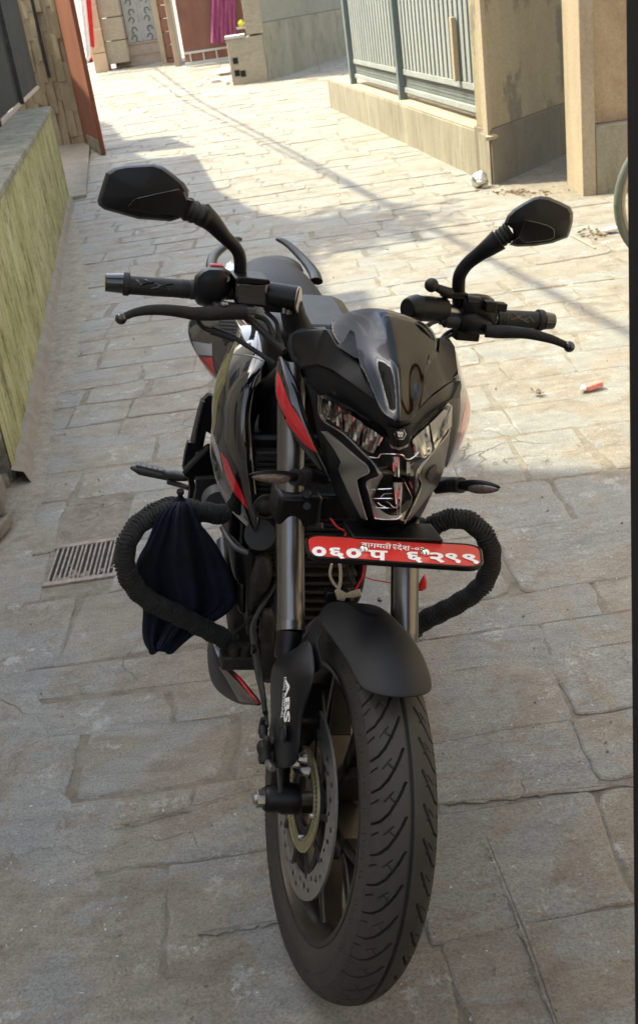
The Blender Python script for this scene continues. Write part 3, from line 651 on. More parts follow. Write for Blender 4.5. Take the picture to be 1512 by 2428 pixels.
for i, (ax_, az_) in enumerate(((.86, .32), (.86, .12), (.70, .1))): box(fw0+uu*ww*ax_+UP*(zg+az_)-np.array([0, .004, 0]), WX, (.045, .006, .05)).obj('vent_shade', 'drain', g2, smooth=False)  # dark blocks: the shade inside the vents is put into their colour
def farplane(Y):       # helpers on a plane y = Y
    def f_(px): r = ray(*px); return CO+r*(Y/r[1])
    return f_
def quad(Yf, x0, x1, y0, y1, t, nm, mt, par, zlo=None, **k):
    """upright box on plane y=Yf whose left and right sides pass pixels (x0,y1) and (x1,y1) at their feet"""
    f_ = farplane(Yf); a_ = f_((x0, y1)); b_ = f_((x1, y1)); c_ = f_(((x0+x1)/2, y0)); zl = zlo if zlo is not None else min(a_[2], b_[2])-.0
    return box(((a_[0]+b_[0])/2, Yf+t/2, (zl+c_[2])/2), WX, (abs(b_[0]-a_[0])/2, t/2, abs(c_[2]-zl)/2)).obj(nm, mt, par, **k)
Y2 = 24.2; f2 = farplane(Y2); zf = gh(Y2)
g3 = root('grille_gate', tuple(f2((490, 150))), 'brown corrugated gate with white lower rails at the far end of the lane', 'gate')
xa_, xb_ = f2((440, 150))[0], f2((640, 150))[0]
def bxx(x0, x1, y, t, z0_, z1_, nm, mt, par, **k): return box(((x0+x1)/2, y+t/2, (z0_+z1_)/2), WX, (abs(x1-x0)/2, t/2, (z1_-z0_)/2)).obj(nm, mt, par, **k)
z1g = f2((480, 118))[2]
bxx(xa_, xb_+.3, Y2+.05, .05, z1g, zf+4, 'gate_sheet', 'gatebrown', g3, smooth=False)
k = 46
for i in range(k):
    x_ = xa_+(xb_+.3-xa_)*(i+.5)/k; bxx(x_-.013, x_+.013, Y2+.02, .028, z1g, zf+4, 'slat', 'gatebrown', g3, smooth=False)
zb = f2((480, 147))[2]
bxx(xa_, xb_, Y2, .05, zb-.04, zb+.03, 'gate_rail', 'gatelight', g3, bevel=.005); bxx(xa_, xb_, Y2, .05, z1g-.045, z1g, 'gate_rail', 'gatelight', g3, bevel=.005)
bxx(xa_, xb_, Y2+.06, .02, zb-.04, z1g, 'lower_sheet', 'gatebrown', g3, smooth=False)
for i in range(7): x_ = xa_+.12+.27*i; bxx(x_-.015, x_+.015, Y2+.01, .03, zb+.03, z1g-.045, 'upright', 'gatelight', g3, smooth=False)
Y3 = 25.5; f3 = farplane(Y3); zf3 = gh(Y3)
g4 = root('brown_pier', tuple(f3((405, 148))), 'brown pier with pale edges between the two far gates', 'pier')
xe = [f3((p, 147))[0] for p in (385, 397, 420, 432)]
bxx(xe[0], xe[1], Y3-.03, .3, zf3-.2, zf3+4, 'pale_edge', 'cream', g4, bevel=.01); bxx(xe[2], xe[3], Y3-.8, 1.0, zf3-.2, zf3+4, 'pale_edge', 'cream', g4, bevel=.01)
k = 16
for i in range(k): bxx(xe[1]+.002, xe[2]-.002, Y3, .3, zf3-.15+i*.26, zf3-.15+i*.26+.25, 'block', 'gatebrown', g4, bevel=.012)
Y4 = 26.2; f4 = farplane(Y4); zf4 = gh(Y4)
g5 = root('ornate_door', tuple(f4((340, 140))), 'brown metal door with pale scrollwork panel at the far end of the lane', 'door')
x4 = [f4((p, 140))[0] for p in (272, 392)]; xp = [f4((p, 90))[0] for p in (305, 375)]
bxx(x4[0], x4[1]+.1, Y4+.04, .05, zf4-.2, zf4+4, 'door_sheet', 'gatebrown', g5, smooth=False)
zk = f4((340, 100))[2]
bxx(x4[0]+.08, x4[1], Y4+.02, .02, zf4-.02, zk-.03, 'kick_panel', 'rail', g5, smooth=False)
for zz_ in (zf4+.02, (zf4+zk)/2, zk): bxx(x4[0]+.05, x4[1], Y4, .03, zz_-.025, zz_+.02, 'door_rail', 'rail', g5, bevel=.004)
bxx(xp[0], xp[1], Y4+.015, .025, zk+.03, zf4+4, 'pale_panel', 'gatelight', g5, smooth=False)
xm = (xp[0]+xp[1])/2
for x_ in (xm-.03, xm+.03, xp[0], xp[1]): bxx(x_-.012, x_+.012, Y4-.01, .03, zk, zf4+4, 'stile', 'gatelight', g5, smooth=False)
for sx in (-1, 1):
    sm = M()
    for kz in range(7):
        for tw in (1, -1):
            ph = np.linspace(0, 4.6, 18); P_ = [(xm+sx*(.17+tw*.0)+tw*.075*cos(a)*(1-a/6.5), Y4-.005, zk+.16+kz*.36+tw*.08+.10*sin(a)*(1-a/6.5)) for a in ph]; t_ = tube(P_, .011, 5); sm.add(t_.v, t_.f)
    sm.obj('scrollwork', 'gatedark', g5)
g6 = root('terracotta_pier', tuple(f4((250, 145))), 'terracotta block pier left of the ornate door', 'pier')
x6 = [farplane(Y4-.5)((p, 147))[0] for p in (222, 256, 274)]
for i in range(9):
    z_ = gh(Y4)-.1+i*.46
    bxx(x6[0], x6[1]-.004, Y4-.5, .5, z_, z_+.45, 'block', 'brick', g6, bevel=.012)
    bxx(x6[1], x6[2]+.3, Y4-.42, .5, z_+.2, z_+.645, 'block', 'tile', g6, bevel=.012)
# hanging cloths
def cloth(name, Yp, poly, mat, label, cat, folds=7, amp=.03):
    f_ = farplane(Yp); (xl0, xr0, yt), (xl1, xr1, yb) = poly; rows = []
    for i in range(16):
        t = i/15; row = []
        for j in range(folds*5+1):
            s_ = j/(folds*5); px = (xl0+(xl1-xl0)*t)*(1-s_)+(xr0+(xr1-xr0)*t)*s_; py = yt+(yb-yt)*t+(1.5*sin(s_*9) if i == 15 else 0)
            p = f_((px, py)); p = p+np.array([0, amp*sin(s_*folds*2*pi+t*1.3)*(.4+.6*t), 0]); row.append(p)
        rows.append(row)
    o = fix(loft(rows)).obj(name, mat, org=f_(((xl0+xr0)/2, yb)), sub=1, solid=.004); return tag(o, label, cat)
cloth('hanging_cloth', Y2-.25, ((502, 556, -60), (499, 563, 103)), 'purple', 'purple striped cloth hanging over the brown grille gate', 'cloth', 6)
cloth('hanging_cloth', Y4-.9, ((184, 212, -60), (206, 225, 112)), 'lintred', 'long red cloth strip hanging beside the terracotta pier', 'cloth', 2, .03)
cloth('hanging_cloth', Y4-1., ((178, 199, -60), (203, 218, 138)), 'pinkwhite', 'pinkish white cloth hanging behind the rust-red gate leaf', 'cloth', 2, .03)
q = gpt((222, 146)); tag(sphere(q+UP*.12, .26, 14, 8, (1.1, .6, .5), .35).obj('cloth_bundle', 'lintred', org=q), 'crumpled red and white bundle on the ground at the foot of the terracotta pier', 'bundle')
q = gpt((205, 150)); tag(sphere(q+UP*.08, .11, 12, 8, (1, .8, .8), .3).obj('cloth_bundle', 'pinkwhite', org=q), 'small white lump beside the red bundle at the far left', 'bundle')
q = farplane(Y2-.3)((573, 63)); wr = root('wall_shelf', tuple(q), 'pale rail with a yellow rag to the right of the purple cloth', 'shelf')
box(q+np.array([.25, 0, -.02]), WX, (.36, .04, .025)).obj('rail', 'gatelight', wr, bevel=.004)
sphere(q+UP*.06, .07, 10, 6, (1, 1, 1), .4).obj('rag', 'yel', wr)
for i, (px, s_) in enumerate((((540, 176), 1.), ((512, 196), .5), ((566, 190), .5), ((490, 192), .35), ((548, 199), .6))):
    q = gpt(px); tag(sphere(q+UP*.05*s_, .17*s_, 9, 6, (1.3, .8, .5), .8).obj('rubbish_bag', 'pinkwhite', org=q, smooth=False), ['white plastic rubbish bag by the stone-faced block', 'crumpled white paper in front of the rubbish bag', 'flat white scrap under the stone-faced block', 'smallest white scrap left of the rubbish bag', 'torn white wrapper just below the rubbish bag'][i], 'rubbish', 'white rubbish by the stone-faced block')
# ------------------------------------------------------------------ small things on the right
q = gz(1138, 446); fb = sphere(q+UP*.055, .058, 16, 12, (1, 1, 1), .25).obj('foil_ball', 'foil', org=q); tag(fb, 'crumpled ball of silver foil at the foot of the ochre pillar', 'foil ball')
q = gz(1152, 447); tag(sphere(q+UP*.012, .02, 8, 5, (1.6, 1, .8), .4).obj('foil_scrap', 'cream', org=q), 'small cream scrap right of the foil ball', 'scrap')
q = gz(1406, 924)
lt = root('wrapper', tuple(q), 'small red and white crumpled wrapper lying on the sunlit slabs', 'wrapper')
box(q+UP*.016, (unit((1, .25, .1)), unit((-.25, 1, 0)), unit((-.1, 0, 1))), (.032, .016, .010)).obj('packet', 'litter', lt, bevel=.004)
box(q+UP*.014+np.array([-.036, -.004, 0]), (unit((1, -.4, .3)), unit((.4, 1, 0)), unit((-.3, 0, 1))), (.010, .02, .006)).obj('torn_end', 'white', lt, bevel=.002)
lf = M()
for i in range(9):
    q = gz(1280+random.uniform(-22, 22), 932+random.uniform(-6, 6)); a_ = random.random()*6; u_ = np.array([cos(a_), sin(a_), 0]); w_ = np.array([-sin(a_), cos(a_), 0])
    lf.add([q+UP*.005, q+u_*.012+w_*.006+UP*.012, q+u_*.024+UP*.008, q+u_*.012-w_*.006+UP*.005], [(0, 1, 2, 3)])
tag(lf.obj('dry_leaf', 'dirt', org=gz(1280, 932)), 'curled dry leaf on the slabs left of the red wrapper', 'leaf')
db_ = M()
for i in range(110):
    if i < 75: px = (1185+random.gauss(40, 38), 453+random.gauss(4, 3))
    else: px = (1385+random.gauss(20, 22), 556+random.gauss(0, 6))
    q = gz(*px); s_ = sphere(q+UP*.006, random.uniform(.003, .010), 5, 3, (1.5, 1, .6), .7); db_.add(s_.v, s_.f)
tag(db_.obj('leaf_debris', 'dirt', smooth=False), 'crumbled leaves and dirt along the doorway threshold', kind='stuff')
th = [gz(1190, 452), gz(1385, 470), gz(1382, 350, .0), gz(1190, 420)]
for i in range(4): tube([gz(1352+i*9, 570+i*6)+UP*.006, gz(1395+i*4, 590-i*9)+UP*.01], .003, 5).obj('twig', 'cream') if False else None
tag(tube([gz(1353, 560)+UP*.006, gz(1410, 592)+UP*.008], .005, 6).obj('stick', 'cream', org=gz(1380, 575)), 'thin pale stick lying behind the right mirror', 'stick')
# bicycle wheel behind the door frame
cy = root('bicycle', tuple(gz(1476, 590)), 'bicycle wheel with pale rim just showing at the right edge', 'bicycle')
qy = gz(1476, 588); wf = Fr((qy[0]+.10, qy[1]+.22, 0), 60, 3)
cc_ = wf.p(.0, 0, .33)
p0_ = gz(1457, 486, .33); q0 = p0_+np.array([.335, .02, 0]); ax = unit(np.array([.1, -1, 0])); pu = unit(np.cross(ax, UP)); ring = [q0+pu*.33*cos(a)+UP*.33*sin(a) for a in np.linspace(0, 2*pi, 49)]
tube(ring, .018, 10, False).obj('tyre', 'cyc', cy); ring = [q0+pu*.302*cos(a)+UP*.302*sin(a) for a in np.linspace(0, 2*pi, 49)]
tube(ring, .011, 8, False).obj('rim', 'cream', cy); tube([q0-ax*.04, q0+ax*.04], .02).obj('hub', 'steel', cy)
sp_ = M()
for i in range(28):
    a_ = 2*pi*i/28; t_ = tube([q0+ax*.03*(1 if i % 2 else -1), q0+pu*.3*cos(a_)+UP*.3*sin(a_)], .0012, 4); sp_.add(t_.v, t_.f)
sp_.obj('spoke', 'steel', cy)
sg_ = 1 if pu[0] > 0 else -1; fw_ = pu*sg_; q2 = q0+fw_*1.02; hd0 = q0+fw_*.20+UP*.55; bb0 = q0+fw_*.58+UP*-.05; st0 = q0+fw_*.72+UP*.50
tube([q0, q0+fw_*.12+UP*.30, hd0], .012).obj('fork', 'cyc', cy)
for a_, b_ in ((hd0, st0), (hd0-UP*.08, bb0), (bb0, st0+UP*.1), (bb0, q2), (st0, q2)): tube([a_, b_], .013).obj('frame_tube', 'cyc', cy)
tube([hd0, hd0+UP*.12], .012).obj('stem', 'steel', cy); tube([hd0+UP*.12-ax*.26, hd0+UP*.12+ax*.26], .011).obj('handlebar', 'steel', cy); box(st0+UP*.13, (fw_, ax, UP), (.12, .06, .02)).obj('saddle', 'rubber', cy, bevel=.01)
for R_, r_, mt_, nm_ in ((.33, .018, 'cyc', 'tyre'), (.302, .011, 'cream', 'rim')): tube([q2+pu*R_*cos(a)+UP*R_*sin(a) for a in np.linspace(0, 2*pi, 49)], r_, 8, False).obj(nm_, mt_, cy)
tag(sphere(gz(1447, 553)+UP*.02, .035, 10, 6, (1.5, .7, .45), .2).obj('shoe', 'pinkwhite', org=gz(1447, 553)), 'pale slipper on the ground beside the bicycle wheel', 'slipper')
# the door frame the picture is taken from
def dpt(px, t): return CO+ray(*px)*t
ja, jb = dpt((1478, 0), .85), dpt((1511, 1900), .85)
jt = dpt((1472, -300), .85); jbv = ja+(jb-ja)*1.5; 
jx = np.array([1., .0, 0])
jm = prism([np.array([jb[0], jb[1], 0]), np.array([jb[0]+.5, jb[1]+.05, 0]), np.array([jb[0]+.5, jb[1]-.25, 0]), np.array([jb[0]+.03, jb[1]-.10, 0])], (0, 0, 2.4))
mid = dpt((1482, 300), .85); jm = prism([np.array([mid[0], mid[1], 0]), np.array([mid[0]+.4, mid[1]+.02, 0]), np.array([mid[0]+.4, mid[1]-.2, 0]), np.array([mid[0]+.02, mid[1]-.09, 0])], (0, 0, 2.5))
tag(jm.obj('door_jamb', 'door_black', org=(mid[0], mid[1], 0), bevel=.003), 'black door jamb running down the right edge of the picture', 'door jamb')
# ------------------------------------------------------------------ buildings round the lane (seen in reflections, and as the shade)
def house(nm, loop, h_, mat, label, wins=()):
    r_ = root(nm, (loop[0][0], loop[0][1], 0), label, 'building')
    prism([np.array([p[0], p[1], -.1]) for p in loop], (0, 0, h_+.1)).obj('wall', mat, r_, smooth=False)
    for (a_, b_, z0_, z1_) in wins:
        a_ = np.array([a_[0], a_[1], 0]); b_ = np.array([b_[0], b_[1], 0]); u_ = unit(b_-a_); n_ = np.array([u_[1], -u_[0], 0])
        w_ = box((a_+b_)/2+UP*(z0_+z1_)/2, (u_, n_, (0, 0, 1)), (np.linalg.norm(b_-a_)/2, .03, (z1_-z0_)/2)).obj('window', 'window', r_, smooth=False)
        box((a_+b_)/2+UP*(z1_+.06), (u_, n_, (0, 0, 1)), (np.linalg.norm(b_-a_)/2+.08, .07, .05)).obj('lintel', 'cream', r_)
    return r_
H1, H2 = 6.0, 9.0
hx = lambda x, y, h_: (x-SHADX*h_, y-SHADY*h_)
far_edge = [hx(.62, 2.85, H1), hx(.45, 3.45, H1), hx(.50, 4.1, H1), hx(.22, 4.9, H1), hx(.18, 7.6, H1), hx(-.12, 8.2, H1), hx(-.5, 9.7, H1), hx(-.9, 10.8, H1), hx(-1.5, 13.2, H1), hx(-2.2, 17.2, H1), hx(-2.8, 19.2, H1)]
house('shade_house', [(-9, 4.42)]+[(p[0], p[1]) for p in far_edge]+[(-9, 21)], H1, 'house', 'two-storey plastered house behind the fence on the left', [((-3.05, 5.6), (-3.0, 6.8), 1.2, 2.6), ((-3.0, 5.6), (-2.95, 6.8), 3.8, 5.2)])
e2 = hx(.55, 2.9, H2); e3 = hx(1.6, 2.62, H2)
sh_ = M(); c0 = np.array([*hx(.42, 7.15, H1+.4), H1+.4])  # leaf clump added out of view to throw a dappled shade patch
for i in range(1100):
    p = c0+np.array([random.gauss(0, .30), random.gauss(0, .33), random.gauss(0, .22)]); a_ = random.random()*6.3; u_ = np.array([cos(a_), sin(a_), random.uniform(-.5, .5)])*random.uniform(.04, .09); w_ = np.array([-sin(a_), cos(a_), random.uniform(-.4, .4)])*.025
    sh_.add([p-u_, p+w_, p+u_, p-w_], [(0, 1, 2, 3)])
rs2 = root('shade_clump', tuple(c0), 'unseen leaf clump added at the roof edge to cast dappled shade on the lane', 'shrub')
sh_.obj('foliage', 'leaf', rs2, smooth=False); tube([c0+np.array([-.6, 0, -.5]), c0+np.array([-.2, 0, -.1]), c0+np.array([.3, .1, .1])], .02, 6).obj('stem', 'cyc', rs2)
house('corner_house', [(-9, -6), (-3.6, -6), (-3.6, e3[1]-.1), (e2[0], e2[1]-.35), (-9, 4.4)], H2, 'house', 'tall tan house on the left opposite the doorway', [((-3.56, y_), (-3.56, y_+1.1), z_, z_+1.4) for y_ in (-3.5, -1, 1.2) for z_ in (1., 4, 7)])
house('doorway_house', [(2.5, -5), (9, -5), (9, 5.2), (2.5, 5.2)], 3.6, 'house', 'tan plastered house on the right just outside the picture', [((2.48, y_), (2.48, y_+.7), z_, z_+1.) for y_ in (-3.5,) for z_ in (1.3,)])
for y_ in (-2.2, .2, 2.6): tube([(2.42, y_, 0), (2.42, y_, 3.5)], .05, 8).obj('drain_pipe', 'rust', bpy.data.objects['doorway_house'])  # unseen pipes added for brown streaks in the windscreen reflection
house('rear_house', [(-9, -9), (9, -9), (9, -6.5), (-9, -6.5)], 3.4, 'house', 'house closing the lane behind the viewer', [((x_, -6.48), (x_+1., -6.48), z_, z_+1.3) for x_ in (-2.5, 0, 2.) for z_ in (1.,)])
house('gate_house', [(PL0[0]+1.4, 9.2), (8, 9.2), (8, 17), (PL0[0]+1.0, 17)], 4.5, 'grey', 'grey house behind the slatted gate')
# overhead wires whose thin shadows cross the lane
for i, (pa_, pb_) in enumerate((((440, 240), (1110, 590)), ((440, 215), (1180, 625)))):
    A_ = gpt(pa_); B_ = gpt(pb_); hz = 5.2+i*.3; A_ = A_+np.array([-SHADX*hz, -SHADY*hz, hz]); B_ = B_+np.array([-SHADX*hz, -SHADY*hz, hz]); d_ = B_-A_
    tag(tube([A_-d_*.35, B_+d_*.6], .020+.008*i, 6).obj('power_cable', 'rubber', org=A_), ['lower and thinner overhead power cable above the lane', 'upper and thicker overhead power cable above the lane'][i], 'cable', 'overhead cables')
# ------------------------------------------------------------------ motorcycle
MC = root('motorcycle', tuple(B.o), 'black and red naked motorcycle on its side stand facing the viewer, front wheel turned', 'motorcycle')
def part(m, name, mat, **k): return m.obj(name, mat, MC, **k)
def sub_(m, name, mat, par, **k): return m.obj(name, mat, par, **k)
SP = lambda c: (lambda pts, y: [S.q(c(*p), y) for p in pts])
def ps(c, pts): return [c(*p) for p in pts]
def S3(c, pts): return [S.q(c(p[0], p[1]), p[2]) for p in pts]
def B3(c, pts): return [B.q(c(p[0], p[1]), p[2]) for p in pts]
def Wp(r, th, x): return W.p(x, -r*cos(th), .296+r*sin(th))
# --- front wheel
n, kk = 2400, 84
R0, HW = .297, .050
def tyre_profile():
    # half profile from crown to bead: (x, r)
    pts = []
    for a in np.linspace(0, 1, 56):
        if a < .72: t = a/.72; ang = t*radians(64); x = .0485*sin(ang)/sin(radians(64)); r = R0-(.052/sin(radians(64)))*(1-cos(ang))*.92
        else: t = (a-.72)/.28; x = .0485-.0085*t**1.3+.003*sin(pi*t); r = R0-.0536*.92*.985-t*.036
        pts.append((x, r))
    return pts
hp = tyre_profile(); prof = [(-x, r) for x, r in hp[::-1]]+hp[1:]
prof = np.array(prof); kp = len(prof); U = np.linspace(0, 2*pi, n, endpoint=False)
nx, nr = np.gradient(prof[:, 0]), np.gradient(prof[:, 1]); sl = np.cumsum(np.r_[0, np.hypot(np.diff(prof[:, 0]), np.diff(prof[:, 1]))]); sl -= sl[kp//2]
NP = 42; pitch = 2*pi*R0/NP
depth = np.zeros((n, kp)); s_arr = U[:, None]*R0; w_arr = sl[None, :]
depth += np.exp(-((w_arr+.000)/.0027)**6)*.0065*(U[:, None]*0+1)
def seg(px, py, ax, ay, bx_, by_):
    dx, dy = bx_-ax, by_-ay; t = np.clip(((px-ax)*dx+(py-ay)*dy)/(dx*dx+dy*dy), 0, 1); return np.hypot(px-ax-t*dx, py-ay-t*dy)
def groove(segs, wdt, dep, side, shift):
    global depth
    pp = (s_arr+shift) % pitch
    for o_ in (-2*pitch, -pitch, 0, pitch, 2*pitch):
        for (a, b) in zip(segs, segs[1:]):
            d = seg(pp+o_, w_arr*side, a[0], a[1], b[0], b[1]); depth = np.maximum(depth, dep*np.exp(-(d/wdt)**8))
# curved slashes: start near the centre, sweep to the shoulder (s along travel, w outward)
cur = [(.034, .009), (.023, .014), (.009, .022), (-.006, .032), (-.017, .044), (-.022, .057)]
for side in (-1, 1):
    sh = 0 if side < 0 else pitch*.5
    groove(cur if side < 0 else [(.028, .017), (.008, .027), (-.012, .040), (-.018, .052)], .0015, .0062, side, sh)
    groove([(.006, .022), (.016, .031)], .0009, .0022, side, sh)
    groove([(.010, .038), (.022, .026)], .0009, .0022, side, sh)
    groove([(.012, .047), (.006, .058)], .0011, .003, side, sh)
th = U; pxs = prof[:, 0]; prs = prof[:, 1]
nl = np.hypot(nx, nr); onx, onr = nr/nl*-1, nx/nl*1.
sgn = np.sign(onr[kp//2]) or 1; onx, onr = onx*sgn, onr*sgn
V = np.zeros((n, kp, 3))
X_ = pxs[None, :]-onx[None, :]*depth; Rr = prs[None, :]-onr[None, :]*depth
hubp = W.p(0, 0, .296)
V = hubp+X_[..., None]*W.X+(-Rr*np.cos(th)[:, None])[..., None]*W.Y+(Rr*np.sin(th)[:, None])[..., None]*W.Z
m = M(); m.v = [tuple(p) for p in V.reshape(-1, 3)]
ii = np.arange(n)[:, None]*kp; jj = ((np.arange(n)+1) % n)[:, None]*kp; c_ = np.arange(kp-1)[None, :]
q = np.stack([ii+c_, jj+c_, jj+c_+1, ii+c_+1], -1).reshape(-1, 4); m.f = [tuple(int(x) for x in r_) for r_ in q]
MT['tyre'] = simple('front_tyre_rubber', (.034, .031, .027), .6, 0, 0, .22, 14, .35, 700, .35)
wheel = part(rib(W.p(-.035, 0, .296), W.p(.035, 0, .296), [.030, .036, .028, .028, .034, .030], None, 24), 'front_wheel', 'rim')
tyre = sub_(m, 'tyre', 'tyre', wheel)
hm = M()
for side in (-1, 1):
    for i in range(190):
        a_ = 2*pi*i/190+random.uniform(-.004, .004); j_ = random.choice([0, 0, 1]); x, r_ = (side*.048, R0-.047) if not j_ else (side*.0435, R0-.030)
        p = Wp(r_, a_, x); d = W.X*side*.9+(p-hubp)/np.linalg.norm(p-hubp)*.25; L_ = random.uniform(.004, .008); t_ = tube([p-d*.001, p+d*L_], [.0005, .0003], 4); hm.add(t_.v, t_.f)
sub_(hm, 'rubber_hair', 'rubber', wheel)['kind'] = 'stuff'
def revolve(profile, fr_hub, n=96, FR=W):
    rows = [[fr_hub+FR.X*x-FR.Y*r_*cos(a)+FR.Z*r_*sin(a) for (x, r_) in profile] for a in np.linspace(0, 2*pi, n+1)]; return loft(rows)
rim_prof = [(-.041, .2185), (-.044, .2145), (-.043, .207), (-.036, .203), (-.030, .1975), (-.018, .190), (0, .187), (.018, .190), (.030, .1975), (.036, .203), (.043, .207), (.044, .2145), (.041, .2185), (.036, .214), (0, .205), (-.036, .214), (-.041, .2185)]
sub_(revolve(rim_prof, hubp), 'rim', 'rim', wheel)
def spoke(a0, a1, r0_, r1_, w0, w1, t0, t1, k=6):
    rows = []
    for t in np.linspace(0, 1, k):
        a = a0+(a1-a0)*t; r_ = r0_+(r1_-r0_)*t; w = w0+(w1-w0)*t; th_ = t0+(t1-t0)*t; da = w/2/r_
        rows.append([Wp(r_, a-da, -th_/2), Wp(r_, a-da*.6, -th_/2-.003), Wp(r_, a+da*.6, -th_/2-.003), Wp(r_, a+da, -th_/2), Wp(r_, a+da, th_/2), Wp(r_, a-da, th_/2)])
    return loft(rows, True)
for i in range(5):
    a = radians(-90+8+72*i)
    sub_(spoke(a, a, .028, .105, .036, .030, .050, .040), 'spoke', 'rim', wheel, bevel=.002)
    for s_ in (-1, 1): sub_(spoke(a+s_*.09, a+s_*.29, .098, .192, .020, .017, .038, .030), 'spoke', 'rim', wheel, bevel=.002)
# --- disc, tone ring, carrier
disc_c = W.p(-.0555, 0, .296)
dm = M(); NS = 240
holes = []
for i in range(40): holes.append((2*pi*i/40, .128+.0075*((i % 3)-1)))
rows_r = np.linspace(.112, .150, 20); Vd = []
for x in (-.002, .002):
    for a in np.linspace(0, 2*pi, NS, endpoint=False):
        for r_ in rows_r:
            rr = r_; Vd.append(disc_c+W.X*x-W.Y*rr*cos(a)+W.Z*rr*sin(a))
kr = len(rows_r); F = []
for s_ in (0, 1):
    for i in range(NS):
        for j in range(kr-1):
            a = 2*pi*(i+.5)/NS; r_ = (rows_r[j]+rows_r[j+1])/2
            if any(abs((a-h[0]+pi) % (2*pi)-pi)*r_ < .0034 and abs(r_-h[1]) < .0031 for h in holes): continue
            b0 = s_*NS*kr; F.append((b0+i*kr+j, b0+((i+1) % NS)*kr+j, b0+((i+1) % NS)*kr+j+1, b0+i*kr+j+1))
for j in (0, kr-1):
    for i in range(NS): F.append((i*kr+j, ((i+1) % NS)*kr+j, NS*kr+((i+1) % NS)*kr+j, NS*kr+i*kr+j))
MT['disc'] = simple('brushed_disc_steel', (.22, .21, .195), .4, .6, 0, .12, 60)
brake = part(M().add(Vd, F), 'brake_disc', 'disc', smooth=False)
for i in range(10):
    a = 2*pi*i/10+.2; P_ = [Wp(.062, a, -.054), Wp(.09, a+.14, -.055), Wp(.117, a+.2, -.0555)]; sub_(tube(P_, [.009, .0045, .008], 8, flat=.4, fdir=W.X), 'carrier_arm', 'dark', brake)
    if i % 2 == 0: sub_(rib(Wp(.058, a, -.054), Wp(.058, a, -.066), [.0062, .0062, .004], None, 10), 'bolt', 'steel', brake, angle=30)
sub_(revolve([(-.050, .040), (-.056, .042), (-.056, .066), (-.050, .068)], hubp), 'carrier', 'dark', brake)
Nt = 64
tr_ = M()
for i in range(Nt):
    a0 = 2*pi*i/Nt; a1 = a0+2*pi/Nt*.5
    tr_.add([Wp(.062, a0, -.0605), Wp(.078, a0, -.0605), Wp(.078, a1, -.0605), Wp(.062, a1, -.0605)], [(0, 1, 2, 3)])
o = sub_(tr_, 'tone_ring', 'tone', brake, solid=.002, smooth=False)
for r_ in (.061, .079): sub_(revolve([(-.0615, r_-.0013), (-.0615, r_+.0013), (-.0575, r_+.0013), (-.0575, r_-.0013), (-.0615, r_-.0013)], hubp), 'ring_edge', 'tone', brake)
# axle and fork foot (left in picture), caliper
ax0 = W.p(-.142, 0, .296)
part(rib(W.p(.11, 0, .296), W.p(-.118, 0, .296), [.011]*4), 'axle', 'steel')
part(rib(W.p(-.066, 0, .296), W.p(-.123, 0, .296), [.018, .024, .024, .021, .021, .017], [0, .05, .5, .6, .9, 1]), 'axle_boss', 'black', bevel=.001)
part(rib(W.p(-.120, 0, .296), W.p(-.134, 0, .296), [.0135, .0135], None, 6), 'axle_nut', 'steel', smooth=False, bevel=.001)
part(rib(W.p(-.134, 0, .296), W.p(-.139, 0, .296), [.008, .007]), 'axle_tip', 'steel')
# fork tubes: from the lamp down to the foot
fA = [S.q(p, y) for p, y in (((692, 880), .27), ((688, 1165), .225), ((689, 1300), .17), ((688.5, 1470), .125))]
rL = rad(34, fA[2]); print('fork r', rL)
fkL = part(rib(S.q((687, 1205), .215), S.q((688.5, 1484), .12), [rL]*2, None, 40), 'fork_tube', 'fork')
part(rib(S.q((691, 860), .285), S.q((688, 1165), .225), [rL*.98]*2, None, 30), 'upper_fork_tube', 'fork')
part(rib(S.q((688.5, 1478), .122), S.q((688.5, 1500), .112), [rL*1.03]*2, None, 40), 'fork_seal', 'fork', angle=20)
part(rib(S.q((688.5, 1471), .125), S.q((688.5, 1473.5), .124), [rL*1.03]*2, None, 40), 'fork_ring', 'fork', angle=20)
part(rib(S.q((686, 1500), .112), S.q((679, 1560), .09), [rL*.93, rL*.86], None, 30), 'fork_boot', 'black')
part(rib(S.q((679, 1555), .09), W.p(-.095, .012, .296), [rL*.62, rL*.7], None, 24), 'fork_leg', 'black')
rR = rL
part(rib(S.q((961, 1150), .225), S.q((958, 1506), .115), [rR]*2, None, 40), 'fork_tube', 'fork')
part(rib(S.q((958, 1500), .116), S.q((957, 1520), .11), [rR*1.03, rR*.98], None, 40), 'fork_seal', 'fork')
part(rib(S.q((957, 1515), .11), W.p(.088, .012, .296), [rR*.8, rR*.7], None, 24), 'fork_leg', 'black')
part(rib(W.p(.055, 0, .296), W.p(.12, 0, .296), [.02, .024, .016], None), 'axle_boss', 'black')
# clamps
cL = S.q((700, 1194), .222); ccn = box(cL, (S.X, S.Y, S.Z), (.036, .034, .026)); clamp = part(ccn, 'fork_clamp', 'black', bevel=.008)
part(box(S.q((830, 1190), .25), (S.X, S.Y, S.Z), (.09, .03, .022)), 'lower_yoke', 'black', bevel=.006)
for p in ((727, 1172), (727, 1200)): sub_(rib(S.q(p, .186), S.q(p, .180), [.0075, .006], None, 14), 'clamp_bolt', 'black', clamp)
part(box(S.q((825, 900), .33), (S.X, S.Y, S.Z), (.11, .03, .016)), 'upper_yoke', 'black', bevel=.006)
# fork guard with lettering
def gl_(c, pts, fn): return [fn(c(p[0], p[1]), p[2]) for p in pts]
gx_ = lambda px, x: W.qx(px, x)
